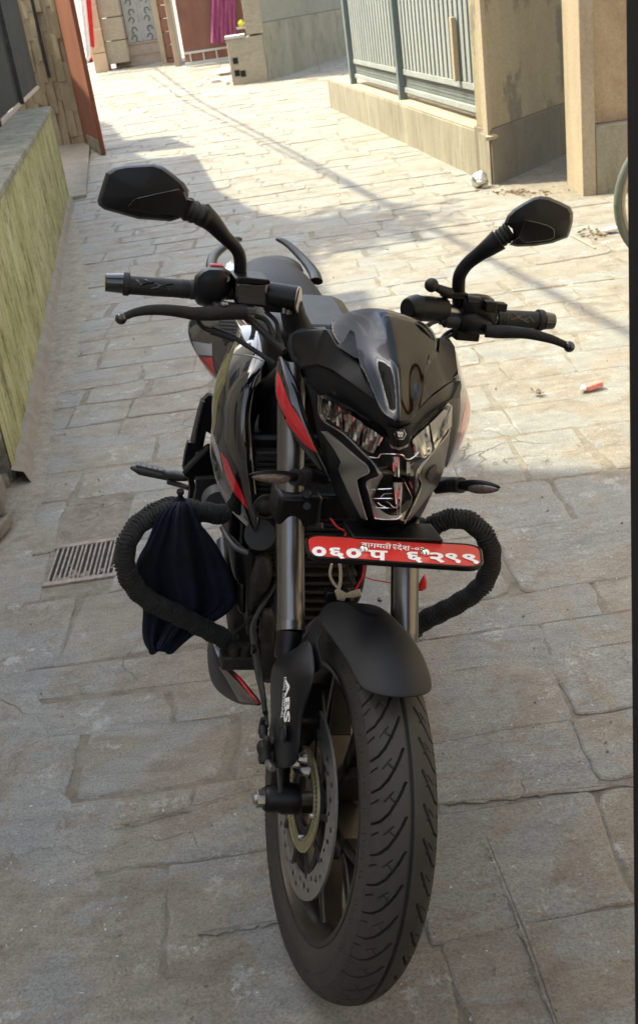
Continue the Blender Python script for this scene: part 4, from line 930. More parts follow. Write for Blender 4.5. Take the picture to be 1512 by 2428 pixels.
# fork cover: outer flat face runs down the leg
cols = [[(300, 140, -.118), (268, 175, -.122), (247, 240, -.122), (247, 480, -.120), (262, 640, -.118), (282, 760, -.118), (292, 838, -.118)],
        [(350, 112, -.112), (345, 190, -.125), (345, 260, -.127), (345, 480, -.126), (345, 640, -.125), (345, 760, -.124), (345, 838, -.122)],
        [(430, 60, -.100), (430, 160, -.112), (430, 260, -.118), (420, 480, -.118), (410, 640, -.117), (405, 740, -.117), (395, 825, -.116)],
        [(510, -10, -.085), (535, 130, -.092), (545, 260, -.098), (480, 440, -.104), (455, 560, -.108), (445, 680, -.110), (425, 790, -.112)]]
rows = [[W.qx(c7(*c[i][:2]), c[i][2]) for c in cols] for i in range(7)]
guard = part(fix(loft(rows)), 'fork_guard', 'matte', sub=2, solid=.004)
gb_ = bvh(guard)
part(fix(loft([[W.qx(c6(*p[:2]), p[2]) for p in r_] for r_ in
    [[(345, 765, -.070), (400, 740, -.066)], [(250, 905, -.09), (385, 860, -.072)], [(190, 1000, -.1), (340, 900, -.083), ][::1], [(240, 1110, -.1), (430, 1075, -.08)]]])), 'mudguard_stay', 'matte', sub=2, solid=.004)
# mudguard
lc = [(402, 668), (345, 765), (372, 800), (430, 880), (500, 975), (552, 1080), (603, 1182)]
cc2 = [(540, 672), (560, 735), (600, 800), (665, 900), (730, 1010), (790, 1120), (850, 1224)]
rc2 = [(700, 690), (755, 722), (815, 778), (880, 845), (945, 930), (997, 1050), (1030, 1190)]
def crown(px, R_=.331, k=6.5):
    """sight line cut with the crowned surface that clears the tyre"""
    r_ = ray(*c6(*px)); best = None; prev = None
    for t in np.linspace(.9, 1.9, 800):
        l = W.loc(CO+r_*t); d = math.hypot(l[1], l[2]-.296)-(R_-k*l[0]**2)
        if best is None or abs(d) < best[0]: best = (abs(d), t)
        if d <= 0: return CO+r_*t
    return CO+r_*best[1]
rows = []
for i in range(7):
    a_, b_, d_ = lc[i], cc2[i], rc2[i]; q1 = ((a_[0]+b_[0])/2, (a_[1]+b_[1])/2-6); q2 = ((d_[0]+b_[0])/2, (d_[1]+b_[1])/2-6)
    if i == 6: q1 = (q1[0], q1[1]+14); q2 = (q2[0], q2[1]+10)
    rows.append([crown(p) for p in (a_, q1, b_, q2, d_)])
fen = part(fix(loft(rows)), 'front_mudguard', 'carbon', sub=2, solid=.003)
# air scoop on top of the mudguard: its dark hollow painted as a flat black strip
fb_ = bvh(fen)
sc_ = strip([ps(c6, [(540, 682), (580, 712), (630, 738), (690, 748)]), ps(c6, [(525, 678), (600, 680), (670, 700), (713, 745)])], [fb_], 6, 14, .004); sub_(sc_, 'scoop', 'black', fen)
# lettering ABS
def text_mesh(s, bold=0.):
    c = bpy.data.curves.new('t', 'FONT'); c.body = s; c.offset = bold; c.resolution_u = 4
    o = bpy.data.objects.new('t', c); COL.objects.link(o); dg = bpy.context.evaluated_depsgraph_get(); me = bpy.data.meshes.new_from_object(o.evaluated_get(dg))
    V = np.array([tuple(v.co)[:2] for v in me.vertices]); F = [tuple(p.vertices) for p in me.polygons]; bpy.data.objects.remove(o); bpy.data.meshes.remove(me); return V, F
def lay_text(s, name, quadpx, mat, par, trees=None, plane=None, bold=.0, off=.0015, V=None, F=None):
    if V is None: V, F = text_mesh(s, bold)
    mn, mx = V.min(0), V.max(0); UV = (V-mn)/(mx-mn); a, b, c, d = [np.array(p) for p in quadpx]   # a top-left, b top-right, c bottom-right, d bottom-left
    out = []
    for u, v in UV:
        p = (a*(1-u)+b*u)*v+(d*(1-u)+c*u)*(1-v)
        out.append(onto(trees, p, off) if trees is not None else plane(p))
    if any(q is None for q in out):
        ok = [q for q in out if q is not None]
        if not ok: return None
        out = [q if q is not None else ok[0] for q in out]
    m = fix(M().add(out, F)); 
    return sub_(m, name, mat, par, smooth=False)
lay_text('ABS', 'lettering', ps(c7, [(378, 262), (380, 545), (338, 545), (352, 262)])[:1]+ps(c7, [(382, 545), (342, 545), (355, 275)]), 'white', guard, [gb_], bold=.03)
lay_text('DUAL CHANNEL', 'lettering', ps(c7, [(360, 262), (338, 520), (324, 520), (346, 262)]), 'white', guard, [gb_], bold=.01)
gh_ = W.qx(c7(340, 615), -.127); part(rib(gh_+W.X*.002, gh_-W.X*.002, [.011, .010], None, 16), 'guard_bolt', 'dark')
o = part(revolve([(-.1275, .0105), (-.129, .0125), (-.1275, .0145)], gh_-W.X*.0, 24) if False else tube([gh_+(W.Z*cos(a)-W.Y*sin(a))*.012 for a in np.linspace(0, 2*pi, 25)], .0025, 6, False), 'bolt_rim', 'black')
# caliper body behind the guard and below it
cal = part(box(W.p(-.072, .06, .40), (W.X, unit(W.Y*.8+W.Z*.5), unit(W.Z*.8-W.Y*.5)), (.028, .035, .062)), 'brake_caliper', 'black', bevel=.008)
for dz in (-.03, .03): sub_(rib(W.p(-.095, .045+dz*.3, .40+dz), W.p(-.108, .045+dz*.3, .40+dz), [.016, .016, .013]), 'caliper_piston_cap', 'dark', cal)
for px, x in (((430, 800), -.10), ((480, 770), -.09), ((495, 850), -.085)): q = W.qx(c7(*px), x); sub_(rib(q, q-W.X*.012, [.008, .006], None, 8), 'caliper_bolt', 'steel', cal)
sub_(tube(smoothpath([W.qx(c7(*p), -.098) for p in ((470, 700), (420, 740), (400, 790), (420, 850), (455, 870))]), .003, 8), 'sensor_wire', 'dark', cal)
W3 = lambda pts, x: [W.qx(c7(*p), x) for p in pts]
part(tube(smoothpath(W3([(215, 520), (205, 570), (212, 620), (240, 650), (235, 690)], -.13)), .0042, 8), 'brake_hose', 'rubber')
part(rib(*W3([(222, 660), (228, 800)], -.125), [.009, .0125, .0125, .010, .011, .009], None, 14), 'caliper_bracket', 'dark', bevel=.001)
part(rib(*W3([(250, 800), (275, 835)], -.125), [.007, .007, .005], None, 8), 'bracket_bolt', 'steel')
part(rib(*W3([(212, 560), (218, 640)], -.128), [.006, .008, .006], None, 10), 'hose_end', 'dark')
part(tube(W3([(310, 835), (318, 900), (322, 985)], -.12), .0035, 8), 'sensor_wire', 'rubber')
# --- brake and sensor hoses running down behind the fork
for k, (pts, r_) in enumerate((([(745, 640, .40), (690, 740, .38), (620, 850, .35), (560, 960, .33), (530, 1050, .31), (545, 1200, .28), (575, 1400, .24), (620, 1600, .20), (650, 1780, .14)], .0046),
                             ([(760, 560, .42), (700, 700, .4), (640, 820, .37), (575, 930, .34), (555, 1060, .32), (575, 1250, .28), (610, 1450, .23), (640, 1650, .18), (665, 1900, .12)], .0034),
                             ([(530, 940, .36), (470, 1010, .38), (400, 1070, .40), (370, 1140, .42)], .003))):
    part(tube(smoothpath(S3(h8, pts)), r_, 10), 'hose', 'rubber')
part(tube(S3(h8, [(530, 1230, .272), (560, 1232, .272)]), .009, 10), 'hose_clip', 'black')
# --- number plate
pq = [(724, 1271), (1137, 1296), (1143, 1349), (731, 1323)]
ytop, ybot = .065, -.022
TL, TR, BL = S.q(pq[0], ytop), S.q(pq[1], ytop), S.q(pq[3], ybot)
_n = np.cross(TR-TL, BL-TL); _r = ray(*pq[2]); BR = CO+_r*(((TL-CO)@_n)/(_r@_n))
pn_ = unit(np.cross(TR-TL, BL-TL)); pn_ = pn_ if pn_@(CO-TL) > 0 else -pn_
def rounded(a, b, c, d, r_=.18, ins=0.):
    Q = [np.array(x) for x in (a, b, c, d)]; ctr = sum(Q)/4; H_ = np.linalg.norm(Q[3]-Q[0]); out = []
    for i in range(4):
        p, q_, s_ = Q[i-1], Q[i], Q[(i+1) % 4]; u = unit(p-q_); w = unit(s_-q_); q_ = q_+(u+w)*ins; R_ = H_*r_-ins*.6
        for t in np.linspace(0, pi/2, 6): out.append(q_+u*R_*(1-sin(t))+w*R_*(1-cos(t)))
    return out
plate = part(prism([p+pn_*.0 for p in rounded(TL, TR, BR, BL, .28)], -pn_*.006), 'number_plate', 'black', bevel=.0015)
Hh = np.linalg.norm(BL-TL)
face = sub_(fix(prism([p+pn_*.0022 for p in rounded(TL, TR, BR, BL, .28, Hh*.03)], -pn_*.0015)), 'plate_face', 'plate', plate, smooth=False)
sub_(M(), 'x', 'plate', plate) if False else None
rimp = rounded(TL, TR, BR, BL, .28, 0.); sub_(tube([p+pn_*.001 for p in rimp]+[rimp[0]+pn_*.001, rimp[1]+pn_*.001], .0024, 8, False), 'plate_border', 'black', plate)
def plane_at(off):
    def f_(px): r_ = ray(*px); t = ((TL+pn_*off-CO)@pn_)/(r_@pn_); return CO+r_*t
    return f_
pc = cv(1180/1.66, 2080/1.66, 740/1512/1.66); pf = plane_at(.0034)
def tx(s, q, bold=.02, V=None, F=None): return lay_text(s, 'lettering', ps(pc, q), 'white', face, None, pf, bold, V=V, F=F)
tx('बागमती', [(492, 98), (736, 118), (733, 166), (492, 150)], .012)
# pra: pa with the slanting ra stroke
V, F = text_mesh('प', .012); k0 = len(V); V = np.vstack([V, [(.36, .22), (.36, .16), (.10, -.02), (.10, .05)]]); F = F+[(k0, k0+1, k0+2, k0+3)]
tx('', [(745, 128), (776, 130), (776, 172), (745, 169)], V=V, F=F)
tx('दे', [(776, 118), (822, 122), (822, 180), (780, 176)], .012); tx('श', [(824, 136), (884, 141), (884, 180), (824, 176)], .012)
tx('-', [(890, 158), (916, 160), (916, 166), (890, 164)], .01); tx('०२', [(922, 146), (1002, 152), (1000, 186), (922, 180)], .02)
big = [('०', 98, 146, 212, 222), ('६', 236, 154, 362, 242), ('०', 372, 160, 492, 238), ('प', 550, 176, 704, 254), ('६', 858, 188, 986, 274), ('२', 1036, 194, 1164, 274), ('९', 1166, 200, 1292, 278), ('९', 1303, 206, 1438, 284)]
for ch, x0, y0, x1, y1 in big: sk = (x1-x0)*.055; tx(ch, [(x0, y0-sk/2), (x1, y0+sk/2), (x1, y1+sk/2), (x0, y1-sk/2)], .035)
for p in ((508, 180), (1003, 206)): q = pf(pc(*p)); sub_(sphere(q+pn_*.001, .0072, 14, 10, (1, 1, 1)), 'plate_bolt', 'chrome', plate)
part(box(S.q((930, 1265), .09), (S.X, S.Y, S.Z), (.07, .03, .006)), 'plate_bracket', 'black', bevel=.002)
# --- head unit shell
rws = [[(95, 310, .31), (150, 285, .27), (270, 272, .215), (430, 300, .19), (560, 330, .185), (680, 325, .19), (780, 318, .215), (815, 320, .26), (835, 330, .31)],
       [(76, 375, .305), (160, 365, .24), (290, 380, .175), (440, 430, .145), (590, 480, .13), (680, 450, .14), (770, 410, .175), (830, 395, .24), (862, 400, .30)],
       [(112, 440, .28), (215, 450, .20), (330, 470, .145), (460, 540, .11), (600, 620, .075), (680, 570, .105), (755, 520, .14), (830, 480, .19), (876, 470, .27)],
       [(150, 500, .255), (240, 500, .18), (370, 560, .13), (490, 640, .085), (603, 720, .045), (680, 670, .08), (740, 610, .115), (825, 550, .165), (884, 530, .24)],
       [(185, 560, .23), (250, 600, .18), (380, 670, .14), (500, 760, .095), (608, 800, .04), (680, 760, .09), (750, 700, .13), (835, 640, .165), (890, 620, .22)],
       [(205, 680, .21), (270, 720, .175), (390, 780, .145), (500, 850, .10), (602, 860, .06), (690, 840, .095), (745, 790, .135), (825, 740, .165), (885, 720, .2)],
       [(232, 800, .195), (300, 850, .15), (400, 880, .12), (500, 920, .085), (592, 930, .075), (680, 900, .085), (740, 880, .11), (800, 850, .145), (860, 830, .18)],
       [(275, 950, .175), (340, 980, .135), (420, 1000, .105), (500, 1020, .08), (580, 1030, .07), (660, 1000, .08), (710, 990, .105), (760, 960, .13), (810, 940, .16)],
       [(315, 1080, .155), (375, 1090, .12), (440, 1100, .095), (510, 1110, .08), (575, 1110, .072), (640, 1090, .08), (690, 1070, .095), (725, 1050, .12), (760, 1040, .14)],
       [(380, 1165, .125), (425, 1175, .11), (470, 1180, .09), (520, 1190, .08), (575, 1190, .075), (630, 1175, .08), (665, 1160, .09), (690, 1150, .105), (715, 1140, .12)],
       [(470, 1230, .12), (495, 1235, .11), (520, 1238, .095), (550, 1240, .085), (580, 1242, .085), (605, 1238, .09), (625, 1230, .10), (645, 1222, .11), (665, 1210, .12)]]
head = part(fix(loft([S3(c4, r_) for r_ in rws])), 'headlamp_cowl', 'matte', sub=2, solid=.004)
HB = [bvh(head)]
# back of the lamp bucket
bk_ = [S.p(x, y, z) for x, y, z in ()]
def shell(name, c, loop, y0, bulge, mat, par=None, back=.012, step=14, fn=S.q, **k):
    L_ = dense([c(*p) for p in loop], step); m = pillow(L_, fn, y0, bulge, back, **k); m2 = fix_center(m); return (sub_(m2, name, mat, par) if par is not None else part(m2, name, mat))
def fix_center(m):
    # orient outward: the bulged faces look at the viewer
    f0 = m.f[-2]; P = [np.array(m.v[i]) for i in f0]; nn = np.cross(P[1]-P[0], P[2]-P[0])
    if nn@(CO-P[0]) < 0: m.f = [tuple(reversed(q)) for q in m.f]
    return m
def flatp(name, c, loop, y, mat, par=None, th_=.02, fn=S.q, bevel=.003):
    L_ = [fn(c(*p), y) for p in loop]; bm = bmesh.new(); n = len(L_); vs = [bm.verts.new(tuple(p)) for p in L_]; es = [bm.edges.new((vs[i], vs[(i+1) % n])) for i in range(n)]
    bmesh.ops.triangle_fill(bm, use_beauty=True, edges=es); bm.verts.index_update(); tf = [tuple(v.index for v in f.verts) for f in bm.faces]; bm.free()
    d = CF; tf = [f if np.cross(L_[f[1]]-L_[f[0]], L_[f[2]]-L_[f[0]])@CF < 0 else f[::-1] for f in tf]
    m = M().add(L_+[p+S.Y*th_ for p in L_], tf+[tuple(i+n for i in f[::-1]) for f in tf]+[(i, (i+1) % n, (i+1) % n+n, i+n) for i in range(n)]); return m.obj(name, mat, par or MC, smooth=False)
def slab3(name, c, loop, mat, par, th_=.006, off=.004, trees=None, step=9, inset=.0, rise=0.004, smooth=True, sub=0):
    """raised panel whose outline is laid on the surface behind it; quads fan to an inset ring"""
    trees = trees or HB; L_ = dense([c(*p) for p in loop], step); n = len(L_); A = [onto(trees, p, off) for p in L_]
    ok = [a for a in A if a is not None]
    for i in range(n):
        if A[i] is None:
            j = min((k for k in range(n) if A[k] is not None), key=lambda k: min(abs(k-i), n-abs(k-i)))
            dist = (A[j]-CO)@CF; A[i] = CO+ray(*L_[i])*dist
    A = np.array(A); 
    # light smoothing of depth round the rim
    for _ in range(6): A = (np.roll(A, 1, 0)+np.roll(A, -1, 0)+2*A)/4*1.0 if False else A
    m = M(); d = unit(CO-A.mean(0)); back_ = A-d*th_; V = list(back_)+list(A)
    F = [(i, (i+1) % n, n+(i+1) % n, n+i) for i in range(n)]
    m.add(V, F)
    bm = bmesh.new(); vs = [bm.verts.new(tuple(p+d*rise)) for p in A]; es = [bm.edges.new((vs[i], vs[(i+1) % n])) for i in range(n)]
    bmesh.ops.triangle_fill(bm, use_beauty=True, edges=es); bm.verts.index_update()
    tv = [tuple(v.co) for v in bm.verts]; tf = [tuple(v.index for v in f.verts) for f in bm.faces]; bm.free()
    # chamfer ring between rim and face
    ring = [tuple(v) for v in tv[:n]]
    b0 = len(m.v); tf2 = []
    for f in tf:
        P = [np.array(tv[i]) for i in f]; nn = np.cross(P[1]-P[0], P[2]-P[0]); tf2.append(f if nn@d > 0 else tuple(reversed(f)))
    m.add(tv, tf2); m.f += [(n+i, n+(i+1) % n, b0+(i+1) % n, b0+i) for i in range(n)]
    o = sub_(m, name, mat, par, angle=35) if par is not None else part(m, name, mat, angle=35)
    return o
# raised brow band following the V
slab3('brow', c4, [(152, 470), (235, 455), (300, 478), (400, 540), (500, 620), (575, 700), (605, 716), (650, 700), (700, 650), (760, 590), (880, 500), (890, 545), (880, 600), (850, 600), (760, 665), (690, 735), (655, 780), (640, 810), (580, 812), (545, 775), (470, 705), (380, 645), (262, 582), (236, 585), (225, 640), (200, 590)], 'matte', head, .01, .006)
slab3('upper_cowl', c4, [(92, 360), (105, 310), (150, 283), (265, 275), (320, 365), (415, 430), (445, 520), (505, 620), (400, 540), (300, 470), (235, 445), (155, 455), (100, 405)], 'matte', head, .01, .009)
slab3('upper_cowl', c4, [(735, 450), (785, 400), (792, 325), (835, 330), (858, 365), (872, 470), (875, 490), (760, 580), (700, 640), (715, 560)], 'matte', head, .01, .009)
# headlamp: dark bowl, flutes, lenses
bowl = slab3('reflector_bowl', h6, [(205, 108), (268, 108), (440, 215), (640, 335), (735, 430), (785, 530), (850, 548), (915, 520), (945, 440), (1090, 320), (1235, 170), (1268, 200), (1262, 360), (1205, 455), (1060, 620), (1010, 700), (992, 770), (1012, 830), (960, 1010), (895, 1120), (850, 1095), (655, 1095), (610, 900), (590, 800), (690, 755), (640, 650), (560, 575), (400, 420), (225, 295)], 'bowl', head, .003, .003, rise=.001)
BB = [bvh(bowl)]
MT['flute'] = simple('lamp_reflector_chrome', (.62, .61, .58), .10, 1, 0, .05)
def flutes(pa_, pb_, n_, amp, name, tilt=0, off=.004):
    """fluted reflector strip between two rails"""
    ra = np.array([np.interp(np.linspace(0, 1, n_*2+1), np.linspace(0, 1, len(pa_)), [p[i] for p in pa_]) for i in (0, 1)]).T
    rb = np.array([np.interp(np.linspace(0, 1, n_*2+1), np.linspace(0, 1, len(pb_)), [p[i] for p in pb_]) for i in (0, 1)]).T
    rows = []
    for i in range(n_*2+1):
        row = []
        for j in range(5):
            q = ra[i]+(rb[i]-ra[i])*j/4; p = onto(BB+HB, q, off); 
            if p is None: p = rows[-1][j] if rows else None
            if p is None: continue
            d = unit(p-CO); row.append(p-d*(amp if i % 2 else 0)-d*amp*.7*sin(j*1.1+i)-d*.002*(4-j)/4)
        if len(row) == 5: rows.append(row)
    return sub_(fix(loft(rows)), name, 'flute', head, smooth=True, angle=20)
flutes(ps(h6, [(225, 130), (330, 170), (450, 260), (560, 330)]), ps(h6, [(235, 270), (350, 350), (440, 430), (540, 520)]), 13, .006, 'reflector')
flutes(ps(h6, [(560, 345), (640, 390), (720, 450)]), ps(h6, [(545, 520), (600, 560), (650, 580)]), 6, .005, 'reflector')
flutes(ps(h6, [(1235, 190), (1160, 270), (1090, 340)]), ps(h6, [(1250, 350), (1190, 450), (1130, 540)]), 3, .0015, 'reflector')
flutes(ps(h6, [(1080, 350), (1000, 420), (950, 470)]), ps(h6, [(1110, 560), (1050, 610), (970, 600)]), 4, .004, 'reflector')
flutes(ps(h6, [(790, 600), (850, 600)]), ps(h6, [(800, 755), (850, 762)]), 2, .003, 'reflector')
flutes(ps(h6, [(905, 640), (960, 640)]), ps(h6, [(905, 762), (960, 755)]), 1, .002, 'reflector')
flutes(ps(h6, [(800, 805), (875, 805)]), ps(h6, [(830, 1060), (858, 1060)]), 2, .003, 'reflector')
for pl in ([(676, 965), (700, 985), (740, 1000), (735, 1010)], [(750, 955), (775, 975), (800, 1000), (828, 1004)], [(700, 920), (730, 895), (790, 890)], [(890, 800), (950, 920), (900, 1050)], [(930, 800), (975, 900)]):
    pp = [onto(BB+HB, h6(*p), .008) for p in pl]; sub_(tube(pp, .0007, 5), 'lamp_fin', 'chrome', head)
for a_, b_ in (((625, 860), (790, 852)), ((625, 932), (800, 930)), ((650, 1005), (830, 1008))):
    sub_(tube([onto(BB+HB, h6(*a_), .007), onto(BB+HB, h6((a_[0]+b_[0])/2, (a_[1]+b_[1])/2), .010), onto(BB+HB, h6(*b_), .007)], .0009, 6), 'lamp_fin', 'chrome', head)
slab3('lens', h6, [(208, 112), (266, 112), (440, 219), (638, 339), (733, 434), (783, 534), (850, 552), (912, 524), (943, 444), (1088, 324), (1233, 174), (1264, 202), (1258, 360), (1202, 453), (1056, 618), (1008, 700), (990, 770), (1010, 830), (958, 1008), (893, 1117), (850, 1093), (657, 1093), (612, 900), (594, 803), (693, 758), (643, 648), (563, 573), (403, 418), (228, 293)], 'lens', head, .002, .014, rise=.002)
# fine bright trim line through the lamp
tr1 = [onto(HB, h6(*p), .018) for p in ((610, 600), (655, 608), (685, 604), (705, 580), (780, 578), (870, 585), (895, 615), (930, 620), (965, 600), (1000, 565))]
sub_(tube(smoothpath(tr1, 4), .0011, 6), 'bright_trim', 'chrome', head)
tr1 = [onto(HB, h6(*p), .018) for p in ((655, 1078), (672, 1093), (820, 1096), (850, 1080), (868, 1065))]
sub_(tube(smoothpath(tr1, 4), .0010, 6), 'bright_trim', 'chrome', head)
# side trims
slab3('side_trim', h6, [(228, 398), (275, 398), (380, 480), (560, 640), (606, 712), (595, 738), (520, 775), (512, 815), (590, 1105), (545, 1085), (450, 900), (362, 700), (385, 640), (330, 540)], 'trim', head, .008, .007)
slab3('side_trim', h6, [(1252, 385), (1202, 468), (1060, 640), (1008, 745), (1024, 830), (905, 1105), (928, 1105), (1040, 965), (1150, 830), (1195, 720), (1240, 500)], 'trim', head, .008, .007)
slab3('trim_insert', h6, [(1140, 665), (1160, 715), (1120, 790), (1088, 795), (1065, 760), (1090, 700)], 'matte2', head, .003, .012)
slab3('chin', h6, [(545, 1085), (640, 1140), (720, 1115), (840, 1112), (900, 1155), (1000, 1080), (930, 1190), (850, 1250), (700, 1258), (650, 1200)], 'black', head, .01, .008)
for p0_, p1_ in (((230, 400), (602, 705)), ): pass
for pl in ([(232, 402), (300, 440), (420, 530), (520, 615), (585, 665), (606, 708), (596, 735), (522, 772), (512, 815), (545, 950), (590, 1100)], [(1250, 385), (1202, 462), (1060, 632), (1002, 742), (1022, 830), (960, 990), (890, 1130)], [(208, 112), (226, 290), (402, 416), (560, 572), (640, 650), (690, 750), (592, 802), (612, 900), (655, 1094)]):
    pp = [onto(HB, h6(*p), .020 if pl[0][0] != 208 else .016) for p in pl]; pp = [p for p in pp if p is not None]
    sub_(tube(smoothpath(pp, 4), .0011, 6), 'trim_edge_highlight', 'steel', head)  # steel lines on the trims; the lens border line is a painted highlight
# badge
slab3('badge_mount', h6, [(725, 345), (800, 372), (850, 378), (965, 330), (945, 420), (925, 495), (885, 517), (815, 508), (775, 470)], 'matte', head, .006, .012)
hexp = [(805, 418), (825, 383), (888, 386), (906, 424), (880, 466), (830, 464)]
slab3('badge', h6, hexp, 'chrome', head, .004, .0175, rise=.001)
slab3('badge_field', h6, [(813, 419), (830, 390), (884, 393), (898, 424), (876, 458), (834, 457)], 'gloss', head, .002, .020, rise=.0005)
for lp in ([(830, 402), (850, 400), (862, 412), (856, 420), (834, 420)], [(856, 400), (878, 404), (880, 424), (862, 420)], [(832, 426), (852, 424), (858, 444), (844, 446)], [(858, 426), (880, 430), (872, 446), (862, 444)], [(848, 410), (868, 428), (864, 434), (844, 416)]):
    slab3('badge_mark', h6, lp, 'white', head, .001, .0215, rise=.0003)
# windscreen
wr_ = [[(330, 212, .235), (430, 184, .225), (520, 179, .222), (640, 213, .225), (722, 252, .24)],
       [(264, 265, .225), (420, 255, .195), (560, 262, .185), (690, 280, .195), (785, 298, .225)],
       [(322, 366, .185), (440, 370, .155), (580, 378, .142), (700, 378, .155), (786, 398, .185)],
       [(420, 432, .145), (500, 440, .12), (592, 450, .108), (670, 450, .12), (736, 448, .145)],
       [(478, 560, .10), (535, 575, .082), (602, 588, .07), (660, 580, .082), (715, 560, .10)],
       [(525, 680, .06), (560, 702, .045), (605, 714, .035), (652, 706, .045), (690, 684, .06)]]
ws_ = part(fix(loft([S3(c4, [(x, y, z-.012+(.014 if j_ in (1, 3) and 0 < i_ < 5 else 0)) for j_, (x, y, z) in enumerate(r_)]) for i_, r_ in enumerate(wr_)])), 'windscreen', 'smoke', sub=2, solid=.003)
def crease(o, cols, nc, val=.85):
    me = o.data; at = me.attributes.new('crease_edge', 'FLOAT', 'EDGE')
    for i, e in enumerate(me.edges):
        a, b = e.vertices
        if a % nc == b % nc and a % nc in cols: at.data[i].value = val
crease(ws_, (1, 2, 3), 5, .7)
# dark filler cowl under the screen
part(fix(loft([S3(c4, [(x*.82+.18*590, y+34, z+.034) for x, y, z in r_]) for r_ in wr_[2:]])), 'screen_base', 'gloss', sub=2, solid=.004)
for lp in ([(318, 360), (350, 345), (380, 290), (400, 300), (420, 420), (400, 415)], [(735, 440), (745, 400), (780, 385), (784, 402), (740, 450)]): slab3('screen_tab', c4, lp, 'black', head, .004, .02)
# side wings
wrow = [[(905, 470, .27), (930, 450, .262), (955, 462, .262)], [(880, 640, .25), (960, 600, .235), (1060, 620, .235)], [(868, 790, .235), (985, 760, .215), (1118, 740, .215)], [(905, 940, .225), (1020, 910, .205), (1150, 900, .205)],
        [(980, 1100, .215), (1090, 1080, .195), (1195, 1070, .195)], [(1065, 1245, .205), (1170, 1240, .185), (1258, 1230, .185)], [(1185, 1400, .195), (1270, 1400, .178), (1325, 1395, .178)], [(1300, 1550, .18), (1350, 1550, .168), (1385, 1545, .168)], [(1395, 1640, .17), (1410, 1645, .165), (1425, 1650, .165)]]
wing = part(fix(loft([S3(h7, r_) for r_ in wrow])), 'side_wing', 'gloss', sub=2, solid=.005)
WB = [bvh(wing)]
sub_(strip([ps(h7, [(915, 606), (890, 700), (884, 820), (908, 920), (960, 1030), (1050, 1150), (1130, 1250), (1200, 1312), (1272, 1352)]), ps(h7, [(918, 608), (945, 680), (985, 800), (1030, 910), (1090, 1000), (1150, 1100), (1200, 1200), (1240, 1280), (1274, 1350)])], WB), 'red_stripe', 'red', wing)
wr2 = [[(858, 370, .30), (866, 372, .32), (870, 378, .34)], [(876, 480, .27), (890, 490, .30), (900, 510, .33)], [(886, 600, .235), (915, 590, .27), (932, 600, .31)], [(884, 700, .215), (920, 690, .26), (942, 670, .30)], [(862, 800, .195), (895, 780, .24), (922, 750, .29)], [(838, 880, .185), (860, 860, .22), (885, 830, .27)], [(818, 930, .18), (828, 925, .20), (835, 920, .24)]]
wing2 = part(fix(loft([S3(c4, r_) for r_ in wr2])), 'side_wing', 'gloss', sub=2, solid=.005)
sub_(strip([ps(c4, [(912, 560), (905, 640), (888, 740), (868, 840)]), ps(c4, [(918, 556), (936, 640), (930, 700), (885, 830)])], [bvh(wing2)]), 'red_stripe', 'red', wing2)
# indicators
def indicator(pts_tip, pts_in, c, y, lens_off, stem):
    a = S.q(c(*pts_in), y+.03); b = S.q(c(*pts_tip), y-.02); ax_ = b-a
    ts = [0, .08, .25, .5, .75, .92, 1.]; rr = np.array([.55, .75, .95, 1., .78, .40, .08])*rad(stem, a)
    o = part(tube([a+ax_*t for t in ts], rr, 18, flat=.72, fdir=S.Y), 'indicator', 'black', sub=1)
    P_ = [a+ax_*t-S.Y*.0045-S.Z*.0022 for t in (.18, .3, .5, .7, .85, .95)]; sub_(tube(P_, np.array([.45, .78, .84, .68, .40, .1])*rad(stem, a), 16, flat=.72, fdir=S.Y), 'indicator_lens', 'amber', o, sub=1)
    return o
indicator((970, 282), (1300, 300), c5, .10, 0, 15.5)
part(rib(S.q(c5(1270, 300), .13), S.q(c5(1360, 300), .15), [.0125, .0125, .0115, .0125, .0115, .0125, .0115, .012], None, 18), 'indicator_boot', 'rubber', angle=20)
part(rib(S.q(c5(1345, 296), .15), S.q(c5(1460, 320), .17), [.015, .013, .011], None, 18), 'indicator_stem', 'matte')
indicator((1069, 1010), (880, 1000), c4, .10, 0, 17)
part(rib(S.q(c4(890, 1000), .13), S.q(c4(846, 998), .15), [.0125, .0125, .0115, .0125, .0115, .0125], None, 18), 'indicator_boot', 'rubber', angle=20)
part(rib(S.q(c4(852, 998), .15), S.q(c4(775, 1000), .17), [.0115, .013, .014], None, 18), 'indicator_stem', 'matte')
